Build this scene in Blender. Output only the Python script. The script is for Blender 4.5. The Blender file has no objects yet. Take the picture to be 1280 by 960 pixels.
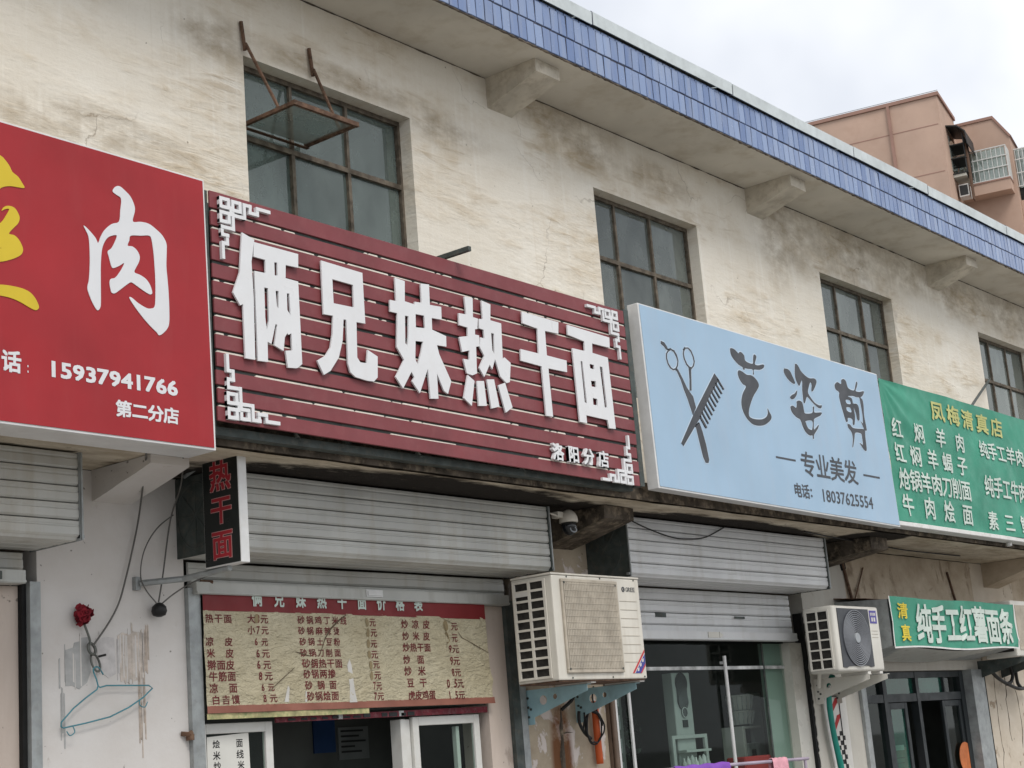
import bpy, bmesh, math, random
from mathutils import Vector, Matrix, noise
random.seed(7)
R = math.radians
scene = bpy.context.scene
C = scene.collection

# ---------------------------------------------------------------- camera, world, sun, exposure
cam = bpy.data.cameras.new('camera')
cam_ob = bpy.data.objects.new('camera', cam)
C.objects.link(cam_ob)
cam.sensor_width = 36.0
cam.lens = 56.925
cam.clip_start = 0.1
cam.clip_end = 6000
RX = (0.62801403, -0.77416688, -0.07914555)
DN = (0.12818161, 0.20322096, -0.9707063)
FW = (0.7675727, 0.59947217, 0.22685957)
cam_ob.matrix_world = Matrix(((RX[0], -DN[0], -FW[0], 0.0), (RX[1], -DN[1], -FW[1], -6.5),
                              (RX[2], -DN[2], -FW[2], 1.6), (0, 0, 0, 1)))
scene.camera = cam_ob

SUN_EL, SUN_AZ = R(52), R(205)      # azimuth clockwise from +Y: in front of the shops, slightly to the left
world = bpy.data.worlds.new("World")
scene.world = world
world.use_nodes = True
wn, wl = world.node_tree.nodes, world.node_tree.links
bg = wn['Background']
bg.inputs['Strength'].default_value = 0.1
sky = wn.new('ShaderNodeTexSky')
sky.sky_type = 'NISHITA'
sky.sun_disc = False
sky.sun_elevation = SUN_EL
sky.sun_rotation = SUN_AZ
wtc = wn.new('ShaderNodeTexCoord')
wno = wn.new('ShaderNodeTexNoise')
wno.inputs['Scale'].default_value = 2.6
wno.inputs['Detail'].default_value = 5
wno.inputs['Roughness'].default_value = 0.5
wl.new(wtc.outputs['Generated'], wno.inputs['Vector'])
wr = wn.new('ShaderNodeValToRGB')
wr.color_ramp.elements[0].position = 0.38
wr.color_ramp.elements[0].color = (5.7, 6.0, 6.6, 1)
wr.color_ramp.elements[1].position = 0.62
wr.color_ramp.elements[1].color = (9.6, 9.65, 9.7, 1)
wl.new(wno.outputs['Fac'], wr.inputs['Fac'])
wm = wn.new('ShaderNodeMixRGB')
wm.inputs['Fac'].default_value = 0.9
wl.new(sky.outputs['Color'], wm.inputs['Color1'])
wl.new(wr.outputs['Color'], wm.inputs['Color2'])
wl.new(wm.outputs['Color'], bg.inputs['Color'])

sun = bpy.data.lights.new('sun', 'SUN')
sun.energy = 1.5
sun.angle = R(25)
sun.color = (1.0, 0.96, 0.9)
sun_ob = bpy.data.objects.new('sun', sun)
C.objects.link(sun_ob)
sd = Vector((math.sin(SUN_AZ) * math.cos(SUN_EL), math.cos(SUN_AZ) * math.cos(SUN_EL), math.sin(SUN_EL)))
sun_ob.rotation_euler = sd.to_track_quat('Z', 'Y').to_euler()
sun_ob.location = sd * 50
scene.view_settings.view_transform = 'Standard'
scene.view_settings.look = 'None'
scene.view_settings.exposure = 0.45
scene.view_settings.gamma = 1.0
scene.view_settings.use_curve_mapping = False

# ---------------------------------------------------------------- materials
class NB:
    def __init__(s, name):
        s.m = bpy.data.materials.new(name)
        s.m.use_nodes = True
        s.n, s.l = s.m.node_tree.nodes, s.m.node_tree.links
        s.p = s.n['Principled BSDF']
        s.pos = s.n.new('ShaderNodeNewGeometry').outputs['Position']
    def mapping(s, scale=(1, 1, 1), rot=(0, 0, 0), loc=(0, 0, 0)):
        mp = s.n.new('ShaderNodeMapping')
        mp.inputs['Scale'].default_value = scale
        mp.inputs['Rotation'].default_value = rot
        mp.inputs['Location'].default_value = loc
        s.l.new(s.pos, mp.inputs['Vector'])
        return mp.outputs['Vector']
    def noise(s, vec=None, scale=5, detail=4, rough=0.55, dist=0.0):
        t = s.n.new('ShaderNodeTexNoise')
        t.inputs['Scale'].default_value = scale
        t.inputs['Detail'].default_value = detail
        t.inputs['Roughness'].default_value = rough
        t.inputs['Distortion'].default_value = dist
        s.l.new(vec or s.pos, t.inputs['Vector'])
        return t.outputs['Fac']
    def ramp(s, fac, a, b, lo=0.0, hi=1.0):
        t = s.n.new('ShaderNodeMapRange')
        t.inputs['From Min'].default_value = a
        t.inputs['From Max'].default_value = b
        t.inputs['To Min'].default_value = lo
        t.inputs['To Max'].default_value = hi
        s.l.new(fac, t.inputs['Value'])
        return t.outputs['Result']
    def math(s, op, a, b=None):
        t = s.n.new('ShaderNodeMath')
        t.operation = op
        for i, v in enumerate((a, b)):
            if v is None: continue
            if isinstance(v, (int, float)): t.inputs[i].default_value = v
            else: s.l.new(v, t.inputs[i])
        return t.outputs[0]
    def blob(s, c, r):
        """1 at point c falling to 0 at radius r (a stain with a place of its own)"""
        t = s.n.new('ShaderNodeVectorMath')
        t.operation = 'SUBTRACT'
        s.l.new(s.pos, t.inputs[0])
        t.inputs[1].default_value = c
        u = s.n.new('ShaderNodeVectorMath')
        u.operation = 'MULTIPLY'
        s.l.new(t.outputs[0], u.inputs[0])
        u.inputs[1].default_value = (1 / r[0], 1 / r[1], 1 / r[2])
        v = s.n.new('ShaderNodeVectorMath')
        v.operation = 'LENGTH'
        s.l.new(u.outputs[0], v.inputs[0])
        return s.ramp(v.outputs['Value'], 1.0, 0.2)
    def mix(s, fac, a, b):
        t = s.n.new('ShaderNodeMixRGB')
        for i, v in enumerate((fac, a, b)):
            if isinstance(v, (int, float)): t.inputs[i].default_value = v
            elif isinstance(v, tuple): t.inputs[i].default_value = (*v, 1)
            else: s.l.new(v, t.inputs[i])
        return t.outputs['Color']
    def bump(s, h, strength=0.3, dist=0.01, prev=None):
        b = s.n.new('ShaderNodeBump')
        b.inputs['Strength'].default_value = strength
        b.inputs['Distance'].default_value = dist
        s.l.new(h, b.inputs['Height'])
        if prev is not None: s.l.new(prev, b.inputs['Normal'])
        return b.outputs['Normal']
    def done(s, col=None, rough=0.6, normal=None, metal=0.0, spec=0.3):
        if isinstance(col, tuple): s.p.inputs['Base Color'].default_value = (*col, 1)
        elif col is not None: s.l.new(col, s.p.inputs['Base Color'])
        if isinstance(rough, (int, float)): s.p.inputs['Roughness'].default_value = rough
        else: s.l.new(rough, s.p.inputs['Roughness'])
        s.p.inputs['Metallic'].default_value = metal
        s.p.inputs['Specular IOR Level'].default_value = spec
        if normal is not None: s.l.new(normal, s.p.inputs['Normal'])
        return s.m

def simple(name, col, rough=0.6, metal=0.0, var=0.12, scale=6, dirt=None, dirt_amt=0.35, bump=0.0, spec=0.3, streak=False):
    b = NB(name)
    n1 = b.noise(scale=scale, detail=5)
    dark = tuple(c * (1 - var * 2) for c in col)
    lite = tuple(min(1, c * (1 + var)) for c in col)
    c = b.mix(b.ramp(n1, 0.3, 0.7), dark, lite)
    if dirt:
        v = b.mapping((9, 9, 1.2)) if streak else None
        n2 = b.noise(v, scale=1.0 if streak else scale * 2.3, detail=6, rough=0.65)
        c = b.mix(b.ramp(n2, 0.5, 0.75, 0, dirt_amt), c, dirt)
    nrm = b.bump(b.noise(scale=scale * 9, detail=4), bump, 0.004) if bump else None
    rg = b.ramp(b.noise(scale=scale * 1.7, detail=3), 0.3, 0.7, max(0.05, rough - 0.1), min(1, rough + 0.1))
    return b.done(c, rg, nrm, metal, spec)

def make_plaster():
    b = NB('old_plaster')
    tilt = (0, R(-22), 0)                                     # the trowel was drawn down to the right
    big = b.noise(b.mapping((0.7, 1, 1.0)), scale=1.2, detail=4, rough=0.6)
    mid = b.noise(b.mapping((1.2, 1, 2.0), tilt), scale=3.0, detail=8, rough=0.7)
    rip = b.noise(b.mapping((1.3, 1, 9.0), tilt), scale=2.0, detail=8, rough=0.62, dist=0.5)
    rip2 = b.noise(b.mapping((1.3, 1, 7.5), (0, R(-31), 0)), scale=2.2, detail=7, rough=0.6, dist=0.9)
    fine = b.noise(scale=55, detail=5, rough=0.65)
    drip = b.noise(b.mapping((15, 1, 0.35)), scale=1.3, detail=5, rough=0.6)
    drip2 = b.noise(b.mapping((24, 1, 0.5), (0, 0, 0), (3, 0, 5)), scale=1.1, detail=4)
    patch = b.ramp(b.noise(b.mapping((0.6, 1, 1.5), tilt), scale=1.1, detail=5, rough=0.62), 0.45, 0.62)
    c = b.mix(b.ramp(big, 0.32, 0.68), (0.72, 0.665, 0.57), (0.80, 0.76, 0.68))
    c = b.mix(b.ramp(mid, 0.5, 0.72, 0, 0.3), c, (0.60, 0.525, 0.41))
    c = b.mix(b.ramp(drip, 0.55, 0.7, 0, 0.5), c, (0.83, 0.80, 0.735))
    c = b.mix(b.ramp(drip2, 0.6, 0.72, 0, 0.16), c, (0.56, 0.48, 0.37))
    tan = b.math('MULTIPLY', b.ramp(mid, 0.34, 0.62), patch)
    c = b.mix(b.math('MULTIPLY', tan, 0.62), c, (0.55, 0.445, 0.305))
    ln = b.math('MULTIPLY', b.ramp(rip2, 0.52, 0.64), b.ramp(patch, 0.1, 0.9))
    c = b.mix(b.math('MULTIPLY', ln, 0.55), c, (0.42, 0.32, 0.20))
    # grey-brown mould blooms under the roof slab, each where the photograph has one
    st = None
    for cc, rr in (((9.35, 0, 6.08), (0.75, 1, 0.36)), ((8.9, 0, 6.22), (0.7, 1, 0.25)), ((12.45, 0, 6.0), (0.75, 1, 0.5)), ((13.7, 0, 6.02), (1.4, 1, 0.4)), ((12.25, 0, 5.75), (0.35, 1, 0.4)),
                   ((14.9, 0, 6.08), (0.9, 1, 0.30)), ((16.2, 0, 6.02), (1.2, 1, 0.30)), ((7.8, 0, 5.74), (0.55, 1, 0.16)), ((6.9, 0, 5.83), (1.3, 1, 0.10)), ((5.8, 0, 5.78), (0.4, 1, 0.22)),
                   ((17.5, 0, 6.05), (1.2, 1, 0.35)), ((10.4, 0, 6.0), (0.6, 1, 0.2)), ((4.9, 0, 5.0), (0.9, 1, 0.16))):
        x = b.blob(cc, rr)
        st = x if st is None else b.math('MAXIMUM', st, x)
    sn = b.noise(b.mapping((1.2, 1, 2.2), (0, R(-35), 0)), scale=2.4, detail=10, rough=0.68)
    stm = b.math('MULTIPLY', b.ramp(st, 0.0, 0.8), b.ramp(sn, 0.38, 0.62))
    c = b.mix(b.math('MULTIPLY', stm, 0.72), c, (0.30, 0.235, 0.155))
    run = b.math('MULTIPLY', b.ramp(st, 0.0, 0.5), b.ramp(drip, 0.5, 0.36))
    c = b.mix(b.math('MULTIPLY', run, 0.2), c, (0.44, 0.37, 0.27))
    spk = b.ramp(b.noise(scale=21, detail=2), 0.73, 0.76)
    c = b.mix(b.math('MULTIPLY', spk, 0.7), c, (0.17, 0.13, 0.09))
    c = b.mix(b.ramp(fine, 0.5, 0.75, 0, 0.16), c, (0.46, 0.39, 0.29))
    vo = b.n.new('ShaderNodeTexVoronoi')                      # hairline cracks
    vo.feature = 'DISTANCE_TO_EDGE'
    vo.inputs['Scale'].default_value = 1.1
    dm = b.n.new('ShaderNodeVectorMath'); dm.operation = 'MULTIPLY_ADD'
    nz = b.n.new('ShaderNodeTexNoise'); nz.inputs['Scale'].default_value = 3.0; nz.inputs['Detail'].default_value = 6
    b.l.new(b.pos, nz.inputs['Vector'])
    b.l.new(nz.outputs['Color'], dm.inputs[0]); dm.inputs[1].default_value = (0.55, 0.0, 0.55); b.l.new(b.pos, dm.inputs[2])
    b.l.new(dm.outputs[0], vo.inputs['Vector'])
    hair = b.math('MULTIPLY', b.ramp(vo.outputs['Distance'], 0.006, 0.001), b.ramp(big, 0.5, 0.6))
    c = b.mix(b.math('MULTIPLY', hair, 0.55), c, (0.22, 0.17, 0.12))
    n = b.bump(fine, 0.25, 0.006)
    n = b.bump(b.math('MULTIPLY', rip2, b.ramp(patch, 0, 1, 0.06, 1.0)), 0.65, 0.02, n)
    n = b.bump(rip, 0.16, 0.03, n)
    return b.done(c, 0.92, n, 0, 0.1)

def make_pier(name, clean, grime, under, peel_lo, peel_hi, rust=None, streaky=True):
    b = NB(name)
    n1 = b.noise(b.mapping((1.6, 1.6, 1.0)), scale=3, detail=7, rough=0.62, dist=0.6)
    n2 = b.noise(b.mapping((3.5, 3.5, 0.7) if streaky else (1.2, 1.2, 1.6)), scale=2.2, detail=8, rough=0.66)
    fine = b.noise(scale=38, detail=4)
    peel = b.ramp(n1, peel_lo, peel_hi)
    c = b.mix(b.ramp(n2, 0.35, 0.7), clean, grime)
    c = b.mix(peel, c, under)
    if rust:
        rm = b.math('MULTIPLY', b.ramp(b.blob(*rust), 0.0, 0.45), b.ramp(n2, 0.28, 0.48))
        c = b.mix(b.math('MULTIPLY', rm, 0.95), c, (0.16, 0.065, 0.028))
    spk = b.ramp(b.noise(scale=24, detail=2), 0.71, 0.75)
    c = b.mix(b.math('MULTIPLY', spk, 0.7), c, (0.1, 0.085, 0.07))
    h = b.math('ADD', b.math('MULTIPLY', peel, -0.6), b.math('MULTIPLY', fine, 0.25))
    return b.done(c, 0.9, b.bump(h, 0.5, 0.012), 0, 0.12)

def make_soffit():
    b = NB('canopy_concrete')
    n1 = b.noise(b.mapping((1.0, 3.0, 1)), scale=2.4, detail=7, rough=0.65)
    inner_dark = None
    # inner half of the slab over the shops turns near black, with a ragged edge
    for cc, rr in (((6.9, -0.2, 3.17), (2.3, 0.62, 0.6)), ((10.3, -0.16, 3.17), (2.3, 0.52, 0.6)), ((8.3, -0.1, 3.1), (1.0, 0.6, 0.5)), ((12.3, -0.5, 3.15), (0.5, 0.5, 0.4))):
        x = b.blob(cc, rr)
        inner_dark = x if inner_dark is None else b.math('MAXIMUM', inner_dark, x)
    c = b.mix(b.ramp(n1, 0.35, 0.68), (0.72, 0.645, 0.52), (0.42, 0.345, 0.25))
    edge = b.math('ADD', inner_dark, b.math('MULTIPLY', b.math('SUBTRACT', n1, 0.5), 0.7))
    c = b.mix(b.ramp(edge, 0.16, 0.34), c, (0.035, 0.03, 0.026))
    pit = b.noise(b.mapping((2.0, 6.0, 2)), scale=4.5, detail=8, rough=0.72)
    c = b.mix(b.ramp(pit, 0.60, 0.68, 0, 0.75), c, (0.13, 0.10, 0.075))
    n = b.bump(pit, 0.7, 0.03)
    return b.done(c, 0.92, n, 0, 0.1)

def make_tile():
    b = NB('blue_glazed_tile')
    oi = b.n.new('ShaderNodeObjectInfo')
    c = b.mix(oi.outputs['Random'], (0.12, 0.185, 0.36), (0.235, 0.315, 0.50))
    st = b.noise(b.mapping((7, 7, 1.0)), scale=2, detail=5)
    c = b.mix(b.ramp(st, 0.46, 0.70, 0, 0.38), c, (0.31, 0.34, 0.41))
    ch = b.noise(scale=5.5, detail=6, rough=0.7)
    c = b.mix(b.ramp(ch, 0.66, 0.70, 0, 0.7), c, (0.27, 0.25, 0.22))
    return b.done(c, b.ramp(b.noise(scale=20), 0.3, 0.7, 0.12, 0.3), b.bump(b.noise(scale=14, detail=2), 0.12, 0.006), 0, 0.5)

def make_glass(name, tint=(0.62, 0.72, 0.68), dust=0.1, dust_col=(0.2, 0.22, 0.2), refl=0.1):
    m = bpy.data.materials.new(name)
    m.use_nodes = True
    n, l = m.node_tree.nodes, m.node_tree.links
    n.remove(n['Principled BSDF'])
    out = n['Material Output']
    tr = n.new('ShaderNodeBsdfTransparent'); tr.inputs[0].default_value = (*tint, 1)
    gl = n.new('ShaderNodeBsdfGlossy'); gl.inputs['Roughness'].default_value = 0.03; gl.inputs[0].default_value = (0.9, 0.95, 0.93, 1)
    df = n.new('ShaderNodeBsdfDiffuse'); df.inputs[0].default_value = (*dust_col, 1)
    fr = n.new('ShaderNodeLayerWeight')                      # Schlick reflectance, the same from both sides of a pane
    pw = n.new('ShaderNodeMath'); pw.operation = 'POWER'; pw.inputs[1].default_value = 5.0
    l.new(fr.outputs['Facing'], pw.inputs[0])
    ma = n.new('ShaderNodeMath'); ma.operation = 'MULTIPLY_ADD'; ma.inputs[1].default_value = 1 - refl; ma.inputs[2].default_value = refl
    l.new(pw.outputs[0], ma.inputs[0])
    geo = n.new('ShaderNodeNewGeometry')
    mp = n.new('ShaderNodeMapping'); mp.inputs['Scale'].default_value = (1.8, 1.8, 1.1)
    l.new(geo.outputs['Position'], mp.inputs[0])
    no = n.new('ShaderNodeTexNoise'); no.inputs['Scale'].default_value = 2.0; no.inputs['Detail'].default_value = 7; no.inputs['Roughness'].default_value = 0.62
    l.new(mp.outputs[0], no.inputs['Vector'])
    mr = n.new('ShaderNodeMapRange'); mr.inputs['From Min'].default_value = 0.3; mr.inputs['From Max'].default_value = 0.75
    mr.inputs['To Min'].default_value = dust * 0.6; mr.inputs['To Max'].default_value = min(1, dust * 1.3)
    l.new(no.outputs['Fac'], mr.inputs['Value'])
    oi = n.new('ShaderNodeObjectInfo')
    vr = n.new('ShaderNodeMixRGB'); vr.inputs[1].default_value = (*[q * 0.72 for q in dust_col], 1); vr.inputs[2].default_value = (*[q * 1.3 for q in dust_col], 1)
    l.new(oi.outputs['Random'], vr.inputs[0]); l.new(vr.outputs[0], df.inputs[0])
    m1 = n.new('ShaderNodeMixShader'); m2 = n.new('ShaderNodeMixShader')
    l.new(mr.outputs[0], m1.inputs[0]); l.new(tr.outputs[0], m1.inputs[1]); l.new(df.outputs[0], m1.inputs[2])
    l.new(ma.outputs[0], m2.inputs[0]); l.new(m1.outputs[0], m2.inputs[1]); l.new(gl.outputs[0], m2.inputs[2])
    l.new(m2.outputs[0], out.inputs['Surface'])
    return m

def make_menu():
    b = NB('faded_menu_vinyl')
    n1 = b.noise(scale=4, detail=5)
    w1 = b.noise(b.mapping((5, 5, 13), (0, R(22), 0)), scale=2.2, detail=6, rough=0.55, dist=1.6)
    w2 = b.noise(b.mapping((9, 9, 22), (0, R(-14), 0)), scale=1.6, detail=3, rough=0.5, dist=2.2)
    c = b.mix(b.ramp(n1, 0.3, 0.7), (0.50, 0.435, 0.285), (0.58, 0.52, 0.365))
    c = b.mix(b.ramp(w1, 0.62, 0.68, 0, 0.2), c, (0.27, 0.215, 0.125))
    n = b.bump(w1, 0.7, 0.035)
    n = b.bump(b.ramp(w2, 0.35, 0.65), 0.4, 0.010, n)
    return b.done(c, 0.33, n, 0, 0.5)

M = dict(
    plaster=make_plaster(),
    white_pier=make_pier('white_painted_pier', (0.66, 0.635, 0.61), (0.60, 0.565, 0.53), (0.50, 0.45, 0.40), 0.66, 0.72, None, False),
    old_pier=make_pier('peeling_pier', (0.50, 0.42, 0.32), (0.33, 0.27, 0.20), (0.64, 0.57, 0.53), 0.54, 0.565, ((8.53, 0, 1.60), (0.13, 1, 0.5)), False),
    grey_pier=make_pier('grey_painted_pier', (0.52, 0.50, 0.45), (0.46, 0.43, 0.38), (0.36, 0.32, 0.26), 0.64, 0.7),
    beige_wall=make_pier('beige_lower_wall', (0.54, 0.46, 0.36), (0.36, 0.285, 0.205), (0.27, 0.21, 0.15), 0.56, 0.66, None, False),
    crack_pier=make_pier('cracked_cream_pier', (0.62, 0.55, 0.46), (0.50, 0.43, 0.34), (0.33, 0.26, 0.19), 0.60, 0.64, None, False),
    pink_plaster=make_pier('pinkish_plaster', (0.56, 0.48, 0.42), (0.50, 0.42, 0.36), (0.40, 0.33, 0.28), 0.63, 0.7),
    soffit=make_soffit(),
    eave=simple('eave_concrete', (0.68, 0.64, 0.56), 0.9, var=0.07, scale=1.6, dirt=(0.45, 0.38, 0.28), dirt_amt=0.6, bump=0.35, spec=0.1),
    eave_bracket=simple('eave_bracket_concrete', (0.62, 0.57, 0.48), 0.9, var=0.12, scale=5, dirt=(0.33, 0.27, 0.20), dirt_amt=0.7, bump=0.5, spec=0.1),
    grime=simple('dark_concrete', (0.12, 0.10, 0.08), 0.95, var=0.35, scale=7, dirt=(0.36, 0.29, 0.21), dirt_amt=0.85, bump=0.7, spec=0.1),
    tile=make_tile(),
    grout=simple('dark_grout', (0.075, 0.08, 0.11), 0.9, var=0.3, scale=14),
    coping=simple('pale_coping_sheet', (0.60, 0.645, 0.645), 0.45, metal=0.25, var=0.07, scale=5, dirt=(0.42, 0.45, 0.44), dirt_amt=0.5, spec=0.4, bump=0.1),
    black=simple('black_recess', (0.012, 0.012, 0.012), 0.8, var=0.2),
    dark_room=simple('dark_interior', (0.035, 0.037, 0.036), 0.9, var=0.2, scale=2),
    rust=simple('rusty_steel', (0.13, 0.075, 0.05), 0.8, metal=0.2, var=0.3, scale=16, dirt=(0.30, 0.2, 0.13), dirt_amt=0.7),
    win_frame=simple('old_window_steel', (0.15, 0.125, 0.095), 0.75, metal=0.1, var=0.3, scale=18, dirt=(0.10, 0.07, 0.05), dirt_amt=0.8),
    old_glass=make_glass('dusty_old_glass', dust=0.58, dust_col=(0.165, 0.205, 0.19), refl=0.06),
    sash_glass=make_glass('caked_sash_glass', dust=0.62, dust_col=(0.32, 0.34, 0.32), refl=0.05),
    grey_glass=make_glass('grimy_grey_glass', dust=0.66, dust_col=(0.195, 0.215, 0.20), refl=0.06),
    shop_glass=make_glass('shop_glass', tint=(0.72, 0.82, 0.78), dust=0.012, dust_col=(0.2, 0.23, 0.21), refl=0.006),
    green_glass=make_glass('green_tinted_glass', tint=(0.35, 0.6, 0.5), dust=0.5, dust_col=(0.035, 0.15, 0.11), refl=0.05),
    shutter=simple('shutter_aluminium', (0.515, 0.515, 0.485), 0.5, metal=0.1, var=0.08, scale=2.4, dirt=(0.36, 0.31, 0.23), dirt_amt=0.5, spec=0.4, streak=True),
    shutter2=simple('pale_shutter_aluminium', (0.62, 0.625, 0.625), 0.45, metal=0.1, var=0.04, scale=3, dirt=(0.40, 0.38, 0.33), dirt_amt=0.4, spec=0.4, streak=True),
    galv=simple('galvanised_steel', (0.35, 0.37, 0.37), 0.5, metal=0.35, var=0.12, scale=12, dirt=(0.22, 0.22, 0.2), dirt_amt=0.5),
    dark_steel=simple('dark_green_grey_steel', (0.075, 0.09, 0.085), 0.6, metal=0.2, var=0.2, scale=10, dirt=(0.16, 0.14, 0.11), dirt_amt=0.5),
    alu=simple('white_aluminium_frame', (0.68, 0.68, 0.67), 0.4, metal=0.1, var=0.05, scale=8, dirt=(0.5, 0.48, 0.44), dirt_amt=0.3),
    red=simple('red_sign_film', (0.335, 0.019, 0.024), 0.45, var=0.08, scale=2.2, spec=0.3, dirt=(0.34, 0.05, 0.05), dirt_amt=0.25, streak=True),
    white_print=simple('white_lettering', (0.68, 0.685, 0.70), 0.5, var=0.02, scale=8),
    yellow_print=simple('yellow_lettering', (0.62, 0.46, 0.03), 0.5, var=0.03),
    maroon=simple('maroon_slat_paint', (0.205, 0.050, 0.056), 0.5, var=0.08, scale=4, dirt=(0.27, 0.10, 0.10), dirt_amt=0.35, spec=0.3),
    backing=simple('cream_backing', (0.72, 0.66, 0.58), 0.7, var=0.12, scale=7, dirt=(0.42, 0.33, 0.28), dirt_amt=0.5),
    letter=simple('white_acrylic_letter', (0.70, 0.705, 0.715), 0.35, var=0.02, scale=6, dirt=(0.62, 0.6, 0.58), dirt_amt=0.25, spec=0.4),
    blue=simple('pale_blue_sign_film', (0.325, 0.465, 0.605), 0.4, var=0.04, scale=1.6, spec=0.4, dirt=(0.36, 0.44, 0.54), dirt_amt=0.4, streak=True),
    halo=simple('pale_print_edge', (0.50, 0.60, 0.70), 0.5, var=0.03),
    charcoal=simple('charcoal_lettering', (0.062, 0.066, 0.075), 0.5, var=0.1),
    green=simple('green_banner_cloth', (0.052, 0.285, 0.19), 0.55, var=0.10, scale=3, dirt=(0.115, 0.37, 0.265), dirt_amt=0.35, spec=0.3),
    banner_white=simple('banner_white_ink', (0.58, 0.66, 0.60), 0.6, var=0.05),
    banner_yellow=simple('banner_yellow_ink', (0.52, 0.52, 0.20), 0.6, var=0.08),
    banner_gold=simple('banner_gold_ink', (0.72, 0.56, 0.05), 0.6, var=0.08),
    vinyl=simple('white_vinyl_hem', (0.72, 0.71, 0.69), 0.6, var=0.05, dirt=(0.5, 0.46, 0.4), dirt_amt=0.5),
    led_black=simple('black_led_face', (0.013, 0.016, 0.015), 0.35, var=0.15),
    led_red=simple('red_led_lettering', (0.34, 0.02, 0.03), 0.5, var=0.05),
    led_pink=simple('pink_letter_outline', (0.52, 0.30, 0.29), 0.5, var=0.05),
    ac_cream=simple('aged_cream_casing', (0.64, 0.61, 0.54), 0.5, var=0.05, scale=4, dirt=(0.40, 0.33, 0.24), dirt_amt=0.4, streak=True),
    ac_grille=simple('dusty_beige_grille', (0.46, 0.41, 0.335), 0.7, var=0.12, scale=9, dirt=(0.30, 0.25, 0.19), dirt_amt=0.5),
    ac_white=simple('white_casing', (0.66, 0.64, 0.58), 0.45, var=0.04, scale=4, dirt=(0.5, 0.45, 0.37), dirt_amt=0.35, streak=True),
    ac_dark=simple('dark_grey_grille', (0.042, 0.046, 0.054), 0.45, var=0.1, spec=0.4),
    ac_ring=simple('grey_grille_ring', (0.20, 0.21, 0.23), 0.4, var=0.1, spec=0.5),
    ac_hub=simple('grey_fan_hub', (0.32, 0.34, 0.36), 0.5, var=0.05),
    ac_void=simple('dark_fin_coil', (0.03, 0.028, 0.025), 0.7, var=0.3, scale=30),
    bracket_blue=simple('light_blue_bracket_paint', (0.34, 0.53, 0.58), 0.5, var=0.08, scale=7, dirt=(0.2, 0.28, 0.3), dirt_amt=0.4),
    sticker_blue=simple('sticker_blue', (0.05, 0.06, 0.28), 0.5), sticker_red=simple('sticker_red', (0.5, 0.04, 0.05), 0.5),
    energy=simple('purple_label', (0.10, 0.085, 0.32), 0.5, var=0.05),
    cable=simple('black_cable', (0.016, 0.016, 0.016), 0.5, var=0.1), grey_cable=simple('grey_cable', (0.13, 0.125, 0.115), 0.6),
    orange=simple('orange_pipe', (0.55, 0.10, 0.025), 0.5, var=0.08), brown=simple('brown_pipe', (0.14, 0.10, 0.075), 0.6, var=0.15, scale=12),
    teal=simple('teal_hose', (0.02, 0.24, 0.19), 0.45, var=0.1), white_hose=simple('white_hose_wrap', (0.68, 0.68, 0.66), 0.6),
    menu=make_menu(),
    menu_red=simple('menu_maroon_band', (0.20, 0.022, 0.024), 0.5, var=0.08), menu_ink=simple('menu_maroon_ink', (0.16, 0.026, 0.026), 0.6, var=0.15, scale=20),
    menu_low=simple('menu_lower_band', (0.30, 0.12, 0.085), 0.5, var=0.1), menu_strip=simple('printed_photo_strip', (0.50, 0.45, 0.23), 0.5, var=0.25, scale=16, dirt=(0.16, 0.26, 0.10), dirt_amt=0.9),
    tape=simple('white_tape', (0.62, 0.60, 0.56), 0.4, var=0.06), cover=simple('brown_cover_tape', (0.29, 0.225, 0.12), 0.5, var=0.1), crease=simple('dark_tear', (0.13, 0.095, 0.06), 0.8),
    banner_red=simple('dark_red_strip', (0.20, 0.02, 0.035), 0.5, var=0.25, scale=20, dirt=(0.35, 0.25, 0.25), dirt_amt=0.4),
    jamb_green=simple('pale_green_panel', (0.30, 0.36, 0.32), 0.5, var=0.06, scale=2),
    paper=simple('white_paper', (0.68, 0.67, 0.62), 0.7, var=0.04), ink=simple('black_ink', (0.02, 0.02, 0.02), 0.7),
    pvc=simple('white_pvc_frame', (0.66, 0.655, 0.62), 0.4, var=0.04, dirt=(0.5, 0.47, 0.4), dirt_amt=0.35),
    hanger=simple('teal_coated_wire', (0.08, 0.25, 0.30), 0.4, var=0.1), wire=simple('galvanised_wire', (0.14, 0.145, 0.13), 0.5, metal=0.2, var=0.15),
    flower=simple('red_cloth_petals', (0.26, 0.018, 0.03), 0.85, var=0.25, scale=25),
    scrape_pale=simple('scraped_pale_mark', (0.60, 0.575, 0.56), 0.9, var=0.1, scale=20),
    scrape_grey=simple('scraped_grey_render', (0.44, 0.44, 0.43), 0.9, var=0.12, scale=14), scrape_tan=simple('scraped_tan_glue', (0.60, 0.535, 0.475), 0.9, var=0.15, scale=18, dirt=(0.45, 0.35, 0.27), dirt_amt=0.6),
    scrape_brown=simple('brown_glue_mark', (0.53, 0.445, 0.375), 0.9, var=0.2, scale=22, dirt=(0.62, 0.56, 0.5), dirt_amt=0.8),
    cam_white=simple('ivory_plastic', (0.58, 0.54, 0.47), 0.45, var=0.04), cam_black=simple('black_plastic', (0.012, 0.013, 0.016), 0.2, spec=0.6),
    cam_led=simple('lens_ring_leds', (0.42, 0.45, 0.48), 0.4),
    poster_blue=simple('blue_poster', (0.02, 0.055, 0.16), 0.5, var=0.15, scale=3), poster_grey=simple('grey_notice', (0.20, 0.21, 0.21), 0.6, var=0.1),
    cabinet=simple('pale_cabinet', (0.46, 0.48, 0.46), 0.5, var=0.05), item_grey=simple('grey_goods', (0.55, 0.56, 0.55), 0.6, var=0.3, scale=9), item_dark=simple('dark_goods', (0.03, 0.032, 0.033), 0.5),
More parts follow.
